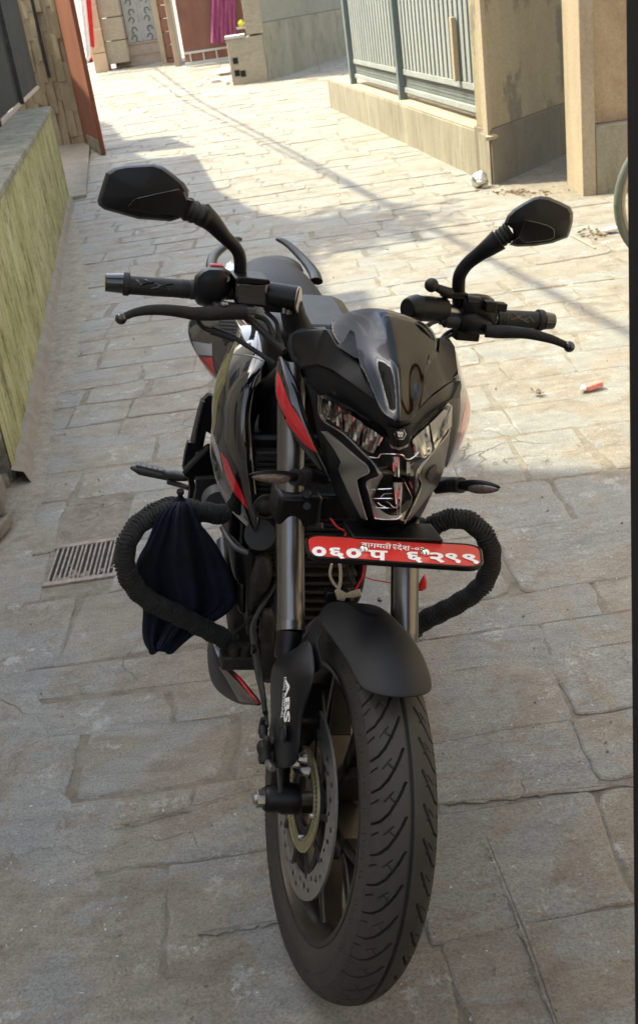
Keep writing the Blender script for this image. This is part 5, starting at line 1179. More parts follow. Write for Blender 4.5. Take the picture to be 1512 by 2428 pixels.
# --- mirrors
def mirror(c, loop, y, boot, bootr, stem, stemr, inset, bulge=.03):
    L_ = dense([c(*p) for p in loop], 8); cx = sum(p[0] for p in L_)/len(L_); cy = sum(p[1] for p in L_)/len(L_)
    m = pillow(L_, S.q, y, bulge, .012, ((1, 0), (.99, .25), (.955, .55), (.90, .72), (.55, .9), (.2, 1.)))
    o = part(fix_center(m), 'mirror', 'matte', angle=28)
    gm_ = prism([S.q((cx+(p[0]-cx)*.93, cy+(p[1]-cy)*.93), y+.0125) for p in L_], S.Y*.002); sub_(gm_, 'mirror_glass', 'chrome', o, smooth=False)
    T = [bvh(o)]; slab3('mirror_inset', c, inset, 'matte', o, .004, .0035, T, rise=.0015)
    il = [onto(T, c(*p), .0004) for p in inset]; il = [p for p in il if p is not None]
    sub_(tube(il+[il[0]], .0013, 6, False), 'seam', 'gloss', o)
    a, b = S.q(c(*boot[0]), y+.0), S.q(c(*boot[1]), y+.005); rs_ = []
    for i in range(13): rs_.append(bootr*(1.0 if i % 3 else .88)*(1-.16*i/12))
    sub_(rib(a, b, rs_, None, 20), 'boot', 'rubber', o, angle=30)
    P_ = smoothpath([S.q(c(p[0], p[1]), p[2]) for p in stem], 6); rr = np.interp(np.linspace(0, 1, len(P_)), np.linspace(0, 1, len(stemr)), stemr); sub_(tube(P_, rr, 18), 'stem', 'matte', o)
    return o
mirror(c3, [(97, 113), (140, 84), (200, 71), (365, 62), (422, 80), (480, 122), (540, 172), (567, 215), (565, 262), (600, 275), (545, 378), (525, 372), (462, 392), (280, 378), (90, 325), (55, 300), (48, 270)], .37,
       ((545, 315), (680, 375)), rad(29, S.q(c3(600, 330), .37)), [(640, 350, .375), (700, 400, .38), (770, 480, .39), (830, 540, .40), (856, 600, .405), (858, 700, .41)], [.0185, .0150, .0112, .0102, .0102, .0105],
       [(228, 305), (262, 265), (380, 238), (505, 212), (560, 232), (548, 350), (480, 360), (380, 345), (235, 318)], .032)
mirror(r3, [(490, 482), (512, 430), (550, 390), (620, 345), (690, 308), (740, 298), (800, 306), (880, 340), (942, 372), (962, 412), (960, 470), (945, 530), (925, 580), (820, 620), (700, 640), (580, 645), (525, 632), (560, 590), (545, 520)], .37,
       ((535, 535), (430, 610)), rad(25, S.q(r3(480, 560), .37)), [(455, 595, .375), (390, 645, .38), (320, 695, .39), (240, 760, .40), (192, 830, .405), (180, 900, .41), (180, 1030, .415)], [.0185, .0155, .0125, .0112, .0112, .0112, .0112],
       [(632, 463), (720, 482), (790, 502), (826, 528), (830, 580), (800, 594), (720, 605), (632, 612), (590, 585)], .03)
# --- handlebar, left side of picture
def cyl3(c, a, b, y0, y1, r0_, r1_, name, mat, n=24, **k):
    A, B_ = S.q(c(*a), y0), S.q(c(*b), y1); return part(rib(A, B_, [rad(r0_*c_scale(c), A), rad(r1_*c_scale(c), B_)], None, n), name, mat, bevel=.0015, **k)
def c_scale(c): return c(1, 0)[0]-c(0, 0)[0]
cyl3(c3, (92, 738), (202, 744), .425, .425, 50, 57, 'bar_end', 'gloss')
cyl3(c3, (196, 744), (232, 748), .425, .424, 66, 66, 'bar_ring', 'dark')
gA, gB = S.q(c3(230, 752), .424), S.q(c3(600, 778), .42); rg = rad(54*.4183, gA)
grip = part(rib(gA, gB, [rg, rg*.97, rg*.97, rg*1.0, rg*1.02, rg*.97, rg*1.02, rg*.97, rg*1.06, rg*1.06], [0, .02, .78, .8, .83, .85, .88, .92, .94, 1], 28), 'grip', 'rubber')
def zig(a, b, r_, pts, par, k=.0014):
    d = b-a; u = unit(d); w = unit(np.cross(u, CF)); 
    for pl in pts: sub_(tube([a+d*s_+w*v*r_*.8-CF*r_*sqrt(max(0, 1-(v*.8)**2)) for s_, v in pl], k, 6), 'grip_pattern', 'gloss', par)
zg = [[(.12, .5), (.22, -.1), (.18, -.2), (.4, .35)], [(.25, .6), (.5, .0), (.45, -.1), (.68, .3)], [(.35, -.5), (.52, -.1), (.62, -.5)]]
zig(gA, gB, rg, zg, grip)
part(rib(S.q(c3(760, 790), .42), S.q(c3(1040, 800), .42), [.0125]*2, None, 20), 'handlebar', 'dark')
sh = [(592, 740), (600, 700), (640, 662), (680, 645), (760, 648), (800, 672), (812, 700), (812, 780), (780, 830), (735, 862), (660, 878), (615, 862), (592, 820)]
sw = shell('switch_housing', c3, sh, .425, .042, 'matte', back=.035)
sub_(rib(S.q(c3(782, 716), .392), S.q(c3(782, 716), .388), [.0052]*2, None, 14), 'screw_hole', 'gloss', sw); sub_(box(S.q(c3(725, 645), .42), (S.X, S.Y, S.Z), (.011, .008, .0035)), 'kill_switch', 'red', sw, bevel=.002)
for c, pts in ((c3, (855, 690)), ): cyl3(c, (858, 672), (858, 725), .41, .415, 36, 34, 'mirror_clamp', 'black')
A = [S.q(c3(*p), .375) for p in ((832, 728), (1018, 738), (1014, 884), (830, 868))]
res_ = part(prism([A[0], A[1], A[2], A[3]], S.Y*.05), 'brake_reservoir', 'gloss', bevel=.005)
A = [S.q(c3(*p), .368) for p in ((828, 716), (862, 706), (1024, 722), (1032, 742), (1022, 752), (832, 742))]
sub_(prism(A, S.Y*.062), 'reservoir_lid', 'black', res_, bevel=.003)
part(rib(S.q(c3(1015, 805), .40), S.q(c3(1186, 835), .385), [.0205, .0215], None, 30), 'bar_riser', 'black', bevel=.002)
part(rib(S.q(c3(1184, 835), .385), S.q(c3(1192, 836), .384), [.0222, .0208], None, 30), 'riser_end', 'steel', bevel=.001)
part(box(S.q(c3(1085, 868), .395), (S.X, S.Y, S.Z), (.028, .012, .010)), 'bar_clamp', 'black', bevel=.003)
for p in ((1108, 875), (1132, 880)): part(rib(S.q(c3(*p), .38), S.q(c3(p[0], p[1]+35), .38), [.0048, .0048], None, 8), 'clamp_bolt', 'steel')
part(tube(S3(c3, [(1145, 860, .40), (1160, 930, .41), (1185, 1000, .42)]), [.019, .021, .024], 16), 'riser_stem', 'dark')
# lever
lv = smoothpath([S.q(c3(*p), y) for p, y in (((205, 930), .325), ((260, 908), .33), ((340, 894), .338), ((430, 893), .345), ((520, 902), .352), ((600, 914), .36), ((700, 912), .365), ((800, 905), .37), ((890, 905), .375))], 4)
nlv = len(lv); rr = np.interp(np.linspace(0, 1, nlv), [0, .1, .3, .6, .75, 1], [.006, .0062, .0082, .0100, .0118, .0125])
lev = part(tube(lv, rr, 14, flat=.62, fdir=S.Y), 'brake_lever', 'dark'); sub_(sphere(S.q(c3(182, 943), .322), rad(14, S.q(c3(182, 943), .322)), 20, 14), 'lever_ball', 'gloss', lev)
part(box(S.q(c3(820, 880), .385), (S.X, S.Y, S.Z), (.034, .016, .006)), 'lever_perch', 'matte2', bevel=.003)
part(rib(S.q(c3(768, 866), .37), S.q(c3(768, 846), .37), [.0075, .0068], None, 10), 'perch_bolt', 'steel', bevel=.001)
for pts, r_ in (([(618, 925, .385), (625, 965, .39), (665, 1000, .395), (740, 1022, .39), (820, 1050, .385), (900, 1098, .37), (980, 1150, .35), (1050, 1198, .34)], .0042), ([(880, 930, .38), (930, 965, .385), (1000, 1030, .37), (1060, 1085, .35), (1110, 1130, .33)], .0056),
                ([(940, 925, .385), (1000, 950, .385), (1035, 1010, .37), (1050, 1070, .36), (1090, 1110, .34)], .0042), ([(1000, 900, .40), (1060, 960, .39), (1075, 1040, .37), (1100, 1110, .34)], .0036)):
    part(tube(smoothpath(S3(c3, pts)), r_, 10), 'control_cable', 'rubber')
part(tube(S3(c3, [(690, 1008, .393), (760, 1030, .39), (830, 1058, .384)]), .0068, 10), 'cable_sleeve', 'rubber')
# right side of picture
cyl3(c4, (1262, 247), (1310, 250), .425, .425, 42, 36, 'bar_end', 'gloss'); cyl3(c4, (1232, 243), (1258, 246), .424, .424, 49, 49, 'bar_ring', 'dark')
gA, gB = S.q(c4(1236, 245), .424), S.q(c4(1045, 236), .42); rg = rad(41*.5179, gA)
grip2 = part(rib(gA, gB, [rg, rg*.97, rg*.97, rg*1.0, rg*1.02, rg*.97, rg*1.02, rg*.97, rg*1.06, rg*1.06], [0, .02, .78, .8, .83, .85, .88, .92, .94, 1], 28), 'grip', 'rubber'); zig(gA, gB, rg, zg, grip2)
part(rib(S.q(c4(1050, 238), .42), S.q(c4(815, 200), .415), [.0125]*2, None, 20), 'handlebar', 'steel')
part(rib(S.q(c4(812, 198), .40), S.q(c4(690, 190), .385), [.0205, .0215], None, 30), 'bar_riser', 'black', bevel=.002)
part(rib(S.q(c4(690, 190), .385), S.q(c4(640, 195), .375), [.0235, .022, .018], None, 30), 'riser_end', 'black', bevel=.002)
part(box(S.q(c4(742, 152), .385), (S.X, S.Y, S.Z), (.010, .006, .006)), 'riser_tab', 'black', bevel=.002)
sh = [(888, 130), (905, 122), (960, 122), (1010, 130), (1038, 150), (1055, 190), (1058, 250), (1040, 268), (960, 262), (900, 255), (885, 220), (884, 165)]
sw = shell('switch_housing', c4, sh, .425, .034, 'matte', back=.035)
sub_(box(S.q(c4(1018, 180), .385), (S.X, S.Y, S.Z), (.010, .010, .009)), 'indicator_switch', 'black', sw, bevel=.002); sub_(box(S.q(c4(1060, 182), .395), (S.X, S.Y, S.Z), (.012, .010, .007)), 'horn_button', 'black', sw, bevel=.002)
sub_(box(S.q(c4(945, 150), .392), (S.X, S.Y, S.Z), (.012, .004, .006)), 'housing_seam', 'gloss', sw, bevel=.002)
perch = shell('lever_perch', c4, [(868, 222), (905, 212), (955, 206), (1000, 232), (1058, 282), (1062, 312), (980, 312), (900, 304), (872, 272)], .40, .024, 'matte', back=.02)
part(rib(S.q(c4(792, 242), .39), S.q(c4(872, 254), .39), [.0085, .0085, .0125, .0115, .0125, .0115, .0125, .013], None, 18), 'cable_boot', 'rubber', angle=30)
part(tube(smoothpath(S3(c4, [(800, 243, .39), (770, 250, .40), (745, 262, .42), (700, 300, .44)])), .0045, 10), 'control_cable', 'steel')
for pts in ([(895, 285, .41), (850, 290, .42), (815, 310, .42), (790, 340, .40)], [(900, 300, .42), (860, 300, .43), (830, 320, .42), (800, 335, .38)]): part(tube(smoothpath(S3(c4, pts)), .0035, 8), 'control_cable', 'rubber')
part(box(S.q(c4(910, 308), .41), (S.X, S.Y, S.Z), (.022, .012, .010)), 'clutch_switch', 'black', bevel=.003)
lv = smoothpath([S.q(c4(*p), y) for p, y in (((1365, 358), .322), ((1310, 335), .328), ((1250, 318), .336), ((1190, 306), .345), ((1130, 300), .355), ((1060, 298), .365), ((1000, 292), .37))], 4)
rr = np.interp(np.linspace(0, 1, len(lv)), [0, .1, .3, .6, .75, 1], [.0062, .0065, .0082, .0095, .0110, .0115]); lev = part(tube(lv, rr, 14, flat=.62, fdir=S.Y), 'clutch_lever', 'dark'); sub_(sphere(S.q(c4(1383, 366), .32), rad(13.5, S.q(c4(1383, 366), .32)), 20, 14), 'lever_ball', 'gloss', lev)
cyl3(c4, (878, 70), (874, 140), .412, .415, 26, 27, 'mirror_clamp', 'rubber'); cyl3(c4, (872, 138), (872, 215), .415, .418, 18, 22, 'mirror_foot', 'black')
part(box(S.q(c4(855, 128), .405), (S.X, S.Y, S.Z), (.022, .010, .006)), 'ball_mount_plate', 'black', bevel=.002)
part(rib(S.q(c4(835, 122), .40), S.q(c4(775, 95), .39), [.0095, .0065], None, 16), 'ball_mount_arm', 'dark'); part(sphere(S.q(c4(753, 84), .388), rad(17, S.q(c4(753, 84), .388)), 20, 14), 'ball_mount', 'rubber')
# --- fuel tank, shrouds
def mB(rows): return [[B.m(p) for p in r_] for r_ in rows]
tk = [[(480, 60, .86), (640, 30, .80), (800, 30, .74), (960, 40, .70)], [(540, 150, .80), (680, 110, .72), (800, 90, .66), (900, 100, .62)], [(470, 330, .70), (600, 300, .60), (740, 290, .54), (905, 320, .52)], [(398, 490, .66), (520, 475, .545), (670, 480, .49), (830, 480, .475)],
      [(326, 680, .62), (450, 665, .50), (600, 655, .45), (730, 650, .45)], [(290, 880, .59), (400, 872, .475), (540, 860, .425), (690, 850, .43)], [(300, 1080, .57), (410, 1075, .46), (540, 1065, .41), (672, 1050, .42)],
      [(272, 1250, .55), (400, 1245, .45), (545, 1235, .40), (692, 1225, .41)], [(282, 1430, .53), (410, 1430, .44), (560, 1425, .39), (702, 1420, .40)], [(335, 1650, .51), (455, 1645, .43), (600, 1640, .385), (725, 1635, .395)],
      [(435, 1850, .48), (540, 1850, .41), (650, 1850, .375), (748, 1840, .385)], [(560, 2000, .45), (630, 2000, .39), (700, 1995, .37), (765, 1960, .38)], [(675, 2105, .41), (690, 2100, .385), (705, 2090, .37), (720, 2060, .37)]]
TK = [B3(h7, r_) for r_ in tk]
tank = part(fix(loft(TK)), 'tank_shroud', 'gloss', sub=2, solid=.006); TB = [bvh(tank)]
m_ = loft(mB(TK[1:])); t2 = part(m_, 'tank_shroud', 'gloss', sub=2, solid=-.006)
t2.data.flip_normals()
sub_(strip([ps(h7, [(288, 1185), (320, 1300), (360, 1420), (412, 1540)]), ps(h7, [(318, 1168), (352, 1260), (388, 1380), (414, 1538)])], TB), 'silver_stripe', 'silver', tank)
sub_(strip([ps(h7, [(385, 1340), (410, 1450), (450, 1600), (520, 1730), (640, 1870)]), ps(h7, [(388, 1338), (450, 1420), (510, 1560), (580, 1700), (644, 1868)])], TB), 'red_stripe', 'red', tank)
sub_(tube(smoothpath([onto(TB, h7(*p), .0006) for p in ((455, 458), (560, 455), (680, 470), (770, 508))]), .0012, 6), 'panel_gap', 'steel', tank)
# tank top between the bars, filler cap
tt = [[(440, 60, .95), (640, 20, .95), (900, 0, .95), (1200, 5, .95), (1500, 20, .95)], [(500, 110, .78), (680, 80, .78), (900, 60, .78), (1200, 60, .78), (1500, 80, .78)], [(560, 240, .62), (720, 220, .60), (940, 220, .60), (1200, 240, .60), (1500, 260, .62)], [(620, 420, .54), (800, 400, .52), (960, 420, .50), (1200, 440, .50), (1500, 450, .54)]]
ttop = part(fix(loft([B3(h7, r_) for r_ in tt])), 'fuel_tank', 'gloss', sub=2, solid=.006)
cpx = h7(1290, 112); capc = onto([bvh(ttop)], cpx, .004); capc = capc if capc is not None else B.q(cpx, .75)
cr_ = rad(50, capc)
def ringpts(c_, r_, u, w, n=33): return [c_+u*r_*cos(a)+w*r_*sin(a) for a in np.linspace(0, 2*pi, n)]
cz = unit(B.Z*1.0-B.Y*.25); cyv = unit(np.cross(cz, B.X))
cap = part(prism(ringpts(capc, cr_, B.X, cyv)[:-1], cz*.004), 'filler_cap', 'black'); sub_(tube(ringpts(capc+cz*.004, cr_, B.X, cyv), .0024, 8, False), 'cap_ring', 'chrome', cap)
sub_(box(capc+cz*.008, (B.X, cyv, cz), (.022, .014, .004)), 'cap_flap', 'dark', cap, bevel=.002)
for i in range(6): a = i*pi/3+.3; sub_(rib(capc+(B.X*cos(a)+cyv*sin(a))*cr_*.84+cz*.003, capc+(B.X*cos(a)+cyv*sin(a))*cr_*.84+cz*.007, [.0042, .0036], None, 10), 'cap_screw', 'steel', cap)
# rear side panel / knee area
kp_ = [[(104, 98, .98), (220, 60, .93), (380, 40, .88), (560, 30, .84)], [(72, 190, .96), (200, 170, .90), (370, 160, .85), (560, 160, .80)], [(80, 290, .94), (190, 290, .88), (350, 290, .83), (530, 300, .78)], [(120, 390, .93), (220, 400, .87), (350, 410, .82), (480, 420, .78)], [(172, 480, .92), (250, 500, .86), (350, 520, .81), (440, 540, .78)], [(250, 592, .90), (300, 610, .85), (360, 630, .81), (400, 650, .78)], [(322, 680, .88), (335, 690, .85), (350, 700, .82), (365, 705, .8)]]
KP = [B3(h7, r_) for r_ in kp_]; knee = part(fix(loft(KP)), 'side_panel', 'gloss', sub=2, solid=.006); KB = [bvh(knee)]; KM = loft(mB(KP)); k2 = part(KM, 'side_panel', 'gloss', sub=2, solid=-.006); k2.data.flip_normals()
sub_(strip([ps(h7, [(102, 310), (125, 380), (168, 455)]), ps(h7, [(312, 348), (314, 400), (316, 465)])], KB, 8, 10), 'silver_stripe', 'silver', knee)
sub_(strip([ps(h7, [(172, 460), (210, 520), (262, 590), (325, 672)]), ps(h7, [(316, 468), (322, 530), (334, 600), (342, 660)])], KB, 8, 14), 'red_stripe', 'red', knee)
sub_(strip([ps(h7, [(380, 110), (375, 200), (400, 300), (430, 380)]), ps(h7, [(548, 150), (550, 200), (500, 290), (455, 345)])], KB, 8, 14), 'carbon_insert', 'seat', knee)
# --- seat and grab rails
st_ = [[(860, 640, 1.36), (900, 600, 1.36), (960, 573, 1.36), (1040, 575, 1.36), (1110, 600, 1.36), (1160, 640, 1.36)],
       [(835, 690, 1.22), (900, 640, 1.22), (980, 610, 1.22), (1080, 612, 1.22), (1180, 640, 1.22), (1240, 700, 1.22)],
       [(820, 745, 1.12), (890, 690, 1.12), (1000, 665, 1.12), (1110, 668, 1.12), (1225, 690, 1.12), (1300, 760, 1.12)],
       [(815, 790, 1.06), (900, 720, 1.06), (1020, 712, 1.06), (1130, 718, 1.06), (1250, 745, 1.06), (1340, 800, 1.06)],
       [(810, 850, 1.00), (900, 770, 1.00), (1040, 765, 1.00), (1160, 790, 1.00), (1290, 800, 1.00), (1368, 858, 1.00)],
       [(810, 930, .94), (900, 860, .94), (1040, 850, .94), (1170, 865, .94), (1290, 875, .94), (1380, 930, .94)],
       [(810, 1020, .86), (900, 960, .86), (1040, 950, .86), (1170, 950, .86), (1290, 960, .86), (1400, 1010, .86)]]
ST = [B3(c3, r_) for r_ in st_]; seat = part(fix(loft(ST)), 'seat', 'seat', sub=2, solid=.03)
part(sphere(B.q(c3(1020, 700), 1.30), .085, 20, 12, (1.0, 1.7, .45)), 'tail_cowl', 'black')
grl = smoothpath([B.q(c3(*p), y) for p, y in (((1068, 492), 1.52), ((1105, 506), 1.50), ((1150, 540), 1.46), ((1200, 590), 1.40), ((1245, 640), 1.33), ((1278, 690), 1.26), ((1290, 730), 1.2))], 5)
o = part(tube(grl, np.interp(np.linspace(0, 1, len(grl)), [0, .1, .5, .8, 1], [.007, .011, .013, .015, .015]), 14, flat=.6, fdir=B.Z), 'grab_rail', 'black')
grl = smoothpath([B.q(c3(*p), y) for p, y in (((858, 492), 1.52), ((825, 495), 1.50), ((775, 530), 1.44), ((715, 580), 1.36), ((695, 630), 1.28), ((700, 690), 1.2))], 5)
part(tube(grl, np.interp(np.linspace(0, 1, len(grl)), [0, .1, .5, .8, 1], [.007, .010, .012, .013, .013]), 14, flat=.7, fdir=B.Z), 'grab_rail', 'black')
part(fix(loft([B3(c3, r_) for r_ in [[(790, 590, 1.3), (830, 585, 1.3), (870, 600, 1.3)], [(765, 640, 1.2), (800, 620, 1.2), (850, 640, 1.2)], [(760, 700, 1.1), (800, 690, 1.1), (850, 700, 1.1)]]])), 'tail_panel', 'silver', sub=2, solid=.005)
# --- engine mass behind the forks
def bb(x, y, z, hx_, hy, hz, nm, mt, **k): return part(box(B.p(x, y, z), (B.X, B.Y, B.Z), (hx_, hy, hz)), nm, mt, **k)
bb(0, .50, .60, .115, .05, .13, 'radiator_cowl', 'black', bevel=.01)
rd = bb(0, .43, .60, .10, .012, .11, 'radiator', 'dark', bevel=.003)
for i in range(22): sub_(box(B.p(0, .415, .50+i*.0095), (B.X, B.Y, B.Z), (.095, .004, .0022)), 'radiator_fin', 'dark', rd, smooth=False)
bb(0, .64, .40, .12, .12, .16, 'engine_case', 'engine', bevel=.03)
hd_ = bb(0, .50, .42, .085, .07, .07, 'cylinder', 'engine', bevel=.01)
for i in range(8): sub_(box(B.p(0, .49, .35+i*.018), (B.X, B.Y, B.Z), (.098, .085, .003)), 'cooling_fin', 'engine', hd_, bevel=.001)
bb(0, .9, .55, .10, .25, .20, 'airbox', 'black', bevel=.03); bb(0, .60, .80, .09, .14, .12, 'frame_head', 'black', bevel=.03)
part(tube(smoothpath([B.p(-.04, .42, .45), B.p(-.055, .38, .36), B.p(-.05, .42, .26), B.p(-.05, .6, .21), B.p(-.05, .8, .2)]), .021, 16), 'exhaust_pipe', 'engine')
for x in (-.11, .11): part(tube(smoothpath([B.p(x*.5, .42, .86), B.p(x, .50, .74), B.p(x*1.1, .50, .5), B.p(x*1.1, .58, .32), B.p(x, .9, .3)]), .016, 12), 'frame_tube', 'black')
# crankcase lumps seen beside the fork
shr = part(fix(loft([S3(h8, r_) for r_ in [[(290, 170, .44), (400, 330, .40), (520, 400, .38)], [(300, 330, .45), (420, 420, .40), (560, 420, .38)], [(330, 520, .46), (430, 560, .41), (540, 600, .39)], [(370, 640, .46), (440, 680, .42), (500, 690, .40)]]])), 'radiator_shroud', 'black', sub=2, solid=.01)
part(fix(loft([S3(h8, r_) for r_ in [[(370, 640, .44), (430, 650, .42), (490, 650, .42)], [(385, 780, .44), (430, 780, .42), (480, 790, .42)], [(400, 930, .44), (440, 935, .42), (490, 930, .42)]]])), 'shroud_lower', 'black', sub=1, solid=.01)
shell('horn', h8, [(560, 420), (640, 370), (700, 420), (720, 560), (680, 700), (600, 860), (530, 900), (490, 800), (510, 600)], .40, .03, 'engine', back=.03)
shell('engine_mount', h8, [(630, 870), (700, 860), (740, 930), (730, 1090), (720, 1200), (640, 1180), (590, 1120), (600, 1000)], .36, .03, 'engine', back=.04)
part(tube(smoothpath(S3(h8, [(275, 170, .44), (330, 270, .41), (400, 345, .39), (500, 390, .38)])), .0052, 10), 'shroud_edge', 'matte2')
o_ = S.q(h7(810, 1850), .36); part(tube(ringpts(o_, .021, S.X, S.Z), .0028, 8, False), 'horn_ring', 'dark'); part(sphere(o_+S.Y*.01, .018, 16, 8), 'horn_dome', 'dark')
part(rib(S.q(h8(600, 230), .37), S.q(h8(650, 230), .41), [.028, .03], None, 24), 'rubber_cap', 'rubber')
for i in range(5): part(tube(S3(h8, [(600+i*6, 470+i*50, .43), (760, 485+i*50, .43)]), .0016, 6), 'radiator_line', 'engine')
# belly pan
bp = [[(138, 1150, .60), (160, 1145, .54), (190, 1168, .50), (215, 1200, .50)], [(132, 1300, .58), (170, 1310, .50), (225, 1320, .46), (270, 1330, .45)], [(148, 1460, .56), (210, 1450, .47), (290, 1440, .42), (400, 1430, .40)], [(190, 1560, .53), (270, 1540, .44), (370, 1530, .39), (480, 1520, .37)], [(260, 1630, .50), (340, 1620, .41), (440, 1610, .36), (545, 1600, .35)], [(350, 1685, .46), (430, 1680, .38), (510, 1670, .34), (590, 1660, .33)], [(440, 1715, .42), (500, 1722, .37), (560, 1728, .34), (625, 1735, .33)]]
BP = [B3(h8, r_) for r_ in bp]; belly = part(fix(loft(BP)), 'belly_pan', 'matte', sub=2, solid=.006); BPB = [bvh(belly)]; b2 = part(loft(mB(BP)), 'belly_pan', 'matte', sub=2, solid=-.006); b2.data.flip_normals()
sub_(strip([ps(h8, [(240, 1375), (300, 1470), (370, 1590), (435, 1700)]), ps(h8, [(320, 1420), (400, 1500), (500, 1610), (600, 1720)])], BPB, 8, 14), 'grey_stripe', 'trim', belly)
sub_(strip([ps(h8, [(375, 1440), (450, 1540), (530, 1640), (605, 1722)]), ps(h8, [(405, 1442), (475, 1530), (550, 1630), (612, 1720)])], BPB, 3, 14, .002), 'red_stripe', 'red', belly)
sub_(strip([ps(h8, [(190, 1172), (215, 1240), (245, 1305)]), ps(h8, [(250, 1190), (290, 1230), (312, 1270)])], BPB+[bvh(rd)], 4, 8, .002), 'highlight_patch', 'silver', belly)  # highlight on the belly pan painted in silver
part(fix(loft([B3(h8, r_) for r_ in [[(190, 1165, .47), (250, 1185, .47), (305, 1225, .47)], [(215, 1240, .46), (270, 1250, .46), (312, 1262, .46)], [(240, 1310, .45), (280, 1300, .45), (318, 1285, .45)]]])), 'highlight_plate', 'silver', sub=1, solid=.006)  # silver plate carrying the same painted highlight
for px in ((375, 1260), (475, 1250), (650, 1270)): q = S.q(h8(*px), .40); part(rib(q-S.Z*.02, q+S.Z*.015, [.009, .011]), 'engine_bolt', 'engine')
part(box(S.q(h8(420, 1310), .41), (S.X, S.Y, S.Z), (.035, .02, .014)), 'mount_bracket', 'engine', bevel=.004)
# rear: wheel, swingarm, foot peg
rc_ = B.p(0, 1.345, .305)
part(revolve([(-.062, .21), (-.072, .25), (-.060, .285), (-.03, .303), (0, .306), (.03, .303), (.060, .285), (.072, .25), (.062, .21)], rc_, 72, B), 'rear_tyre', 'rubber')
part(revolve([(-.06, .215), (-.05, .20), (0, .19), (.05, .20), (.06, .215)], rc_, 60, B), 'rear_rim', 'rim')
for i in range(5): a = 2*pi*i/5; part(tube([rc_-B.Y*.02*cos(a)+B.Z*.02*sin(a), rc_-B.Y*.2*cos(a)+B.Z*.2*sin(a)], .016, 8), 'rear_spoke', 'rim')
for x in (-.10, .10): part(tube([B.p(x*.8, .82, .36), B.p(x, 1.345, .305)], [.028, .02], 12, flat=.6), 'swingarm', 'black')
part(tube([B.p(.10, .72, .26), B.p(.26, .75, .085-.26*sin(radians(12))*0-.03)], .009, 10), 'side_stand', 'black')
pk = [B.q(c5(*p), y) for p, y in (((195, 235), 1.0), ((260, 252), .99), ((360, 272), .98), ((440, 290), .97))]
peg = part(tube(pk, [.005, .016, .016, .015], 14, flat=.7, fdir=B.Z), 'foot_peg', 'rubber')
for i in range(5): p = pk[0]+(pk[3]-pk[0])*(.2+.15*i); sub_(box(p+B.Z*.011, (unit(pk[3]-pk[0]), B.Y, B.Z), (.006, .012, .003)), 'peg_tread', 'matte2', peg, bevel=.001)
part(tube(B3(c5, [(430, 285, .97), (490, 290, .95), (560, 300, .93), (640, 285, .90), (740, 270, .86)]), [.014, .017, .013, .013, .012], 12, flat=.7, fdir=B.Z), 'peg_bracket', 'matte')
part(tube(B3(c5, [(440, 330, .95), (520, 352, .93), (580, 372, .9)]), [.006, .006, .006], 8), 'brake_pedal', 'dark')
part(tube(B3(c5, [(580, 235, .93), (640, 165, .90), (710, 105, .86)]), [.010, .010, .010], 10), 'hanger', 'matte')
for lp, y, mt in (([(222, 885), (285, 828), (330, 840), (340, 1000), (330, 1200), (262, 1160), (235, 1290), (222, 1330), (165, 1352), (95, 1262), (125, 1262), (150, 1150), (190, 985)], .84, 'matte'), ([(95, 1262), (165, 1352), (150, 1420), (100, 1505), (66, 1565), (48, 1510), (68, 1370)], .86, 'matte'),
              ([(285, 1300), (330, 1380), (360, 1500), (350, 1590), (110, 1590), (60, 1562), (60, 1522), (150, 1430), (220, 1350)], .80, 'black'), ([(170, 1600), (360, 1590), (400, 1660), (460, 1740), (520, 1900), (330, 1850), (200, 1800), (140, 1830), (170, 1700)], .76, 'dark'),
              ([(100, 1580), (150, 1585), (165, 1700), (130, 1850), (90, 1860), (110, 1700)], .82, 'black')):
    flatp('frame_cover', h7, lp, y, mt, fn=B.q)
part(tube(smoothpath(B3(h7, [(232, 880, .83), (205, 985, .83), (170, 1130, .83), (150, 1260, .83)])), .0045, 8), 'frame_edge', 'matte2')
part(tube(smoothpath(B3(h7, [(60, 1545, .79), (160, 1440, .79), (285, 1310, .79)])), .0065, 8), 'frame_edge', 'matte')
q = B.q(h7(370, 1780), .74); part(rib(q, q-B.Y*.03, [.035, .03], None, 24), 'engine_cover_cap', 'matte2')
# --- crash guard wound with cord
def wound(path, r_core, name, step=.0062, cr=.0031):
    P_ = smoothpath(path, 10); L_ = [0]
    for a, b in zip(P_, P_[1:]): L_.append(L_[-1]+np.linalg.norm(b-a))
    core = part(tube(P_, r_core*.93, 14), name, 'rubber'); tot = L_[-1]; turns = int(tot/step); K = 14; N_ = turns*K
    ss = np.linspace(0, tot, N_); PP = np.stack([np.interp(ss, L_, [p[i] for p in P_]) for i in range(3)], 1); T_ = np.gradient(PP, axis=0); T_ /= np.linalg.norm(T_, axis=1)[:, None]
    u = basis(T_[0])[0]; out = []
    for i in range(N_):
        u = u-T_[i]*(u@T_[i]); u /= np.linalg.norm(u); w = np.cross(T_[i], u); a = 2*pi*i/K; wob = .0013*sin(i*1.35)+.0010*sin(i*.37); out.append(PP[i]+(u*cos(a)+w*sin(a))*(r_core+wob)+T_[i]*.0024*sin(a*4+i*.02))
    sub_(tube(out, cr, 5, True), 'wound_cord', 'cord', core); return core
MT['cord'] = simple('black_braided_cord', (.014, .014, .013), .8, 0, 0, .6, 260, .6, 700)
GY = .40
gpL = [B.q(c5(*p), y) for p, y in (((830, 545), .47), ((720, 535), .46), ((600, 515), .45), ((500, 500), .44), ((420, 510), .43), ((320, 560), .42), ((225, 640), .41), ((170, 740), .40), ((155, 840), .40), ((175, 940), .40), ((235, 1040), .405), ((330, 1120), .41), ((450, 1180), .42), ((570, 1240), .43), ((700, 1305), .44), ((790, 1352), .45), ((850, 1385), .46))]
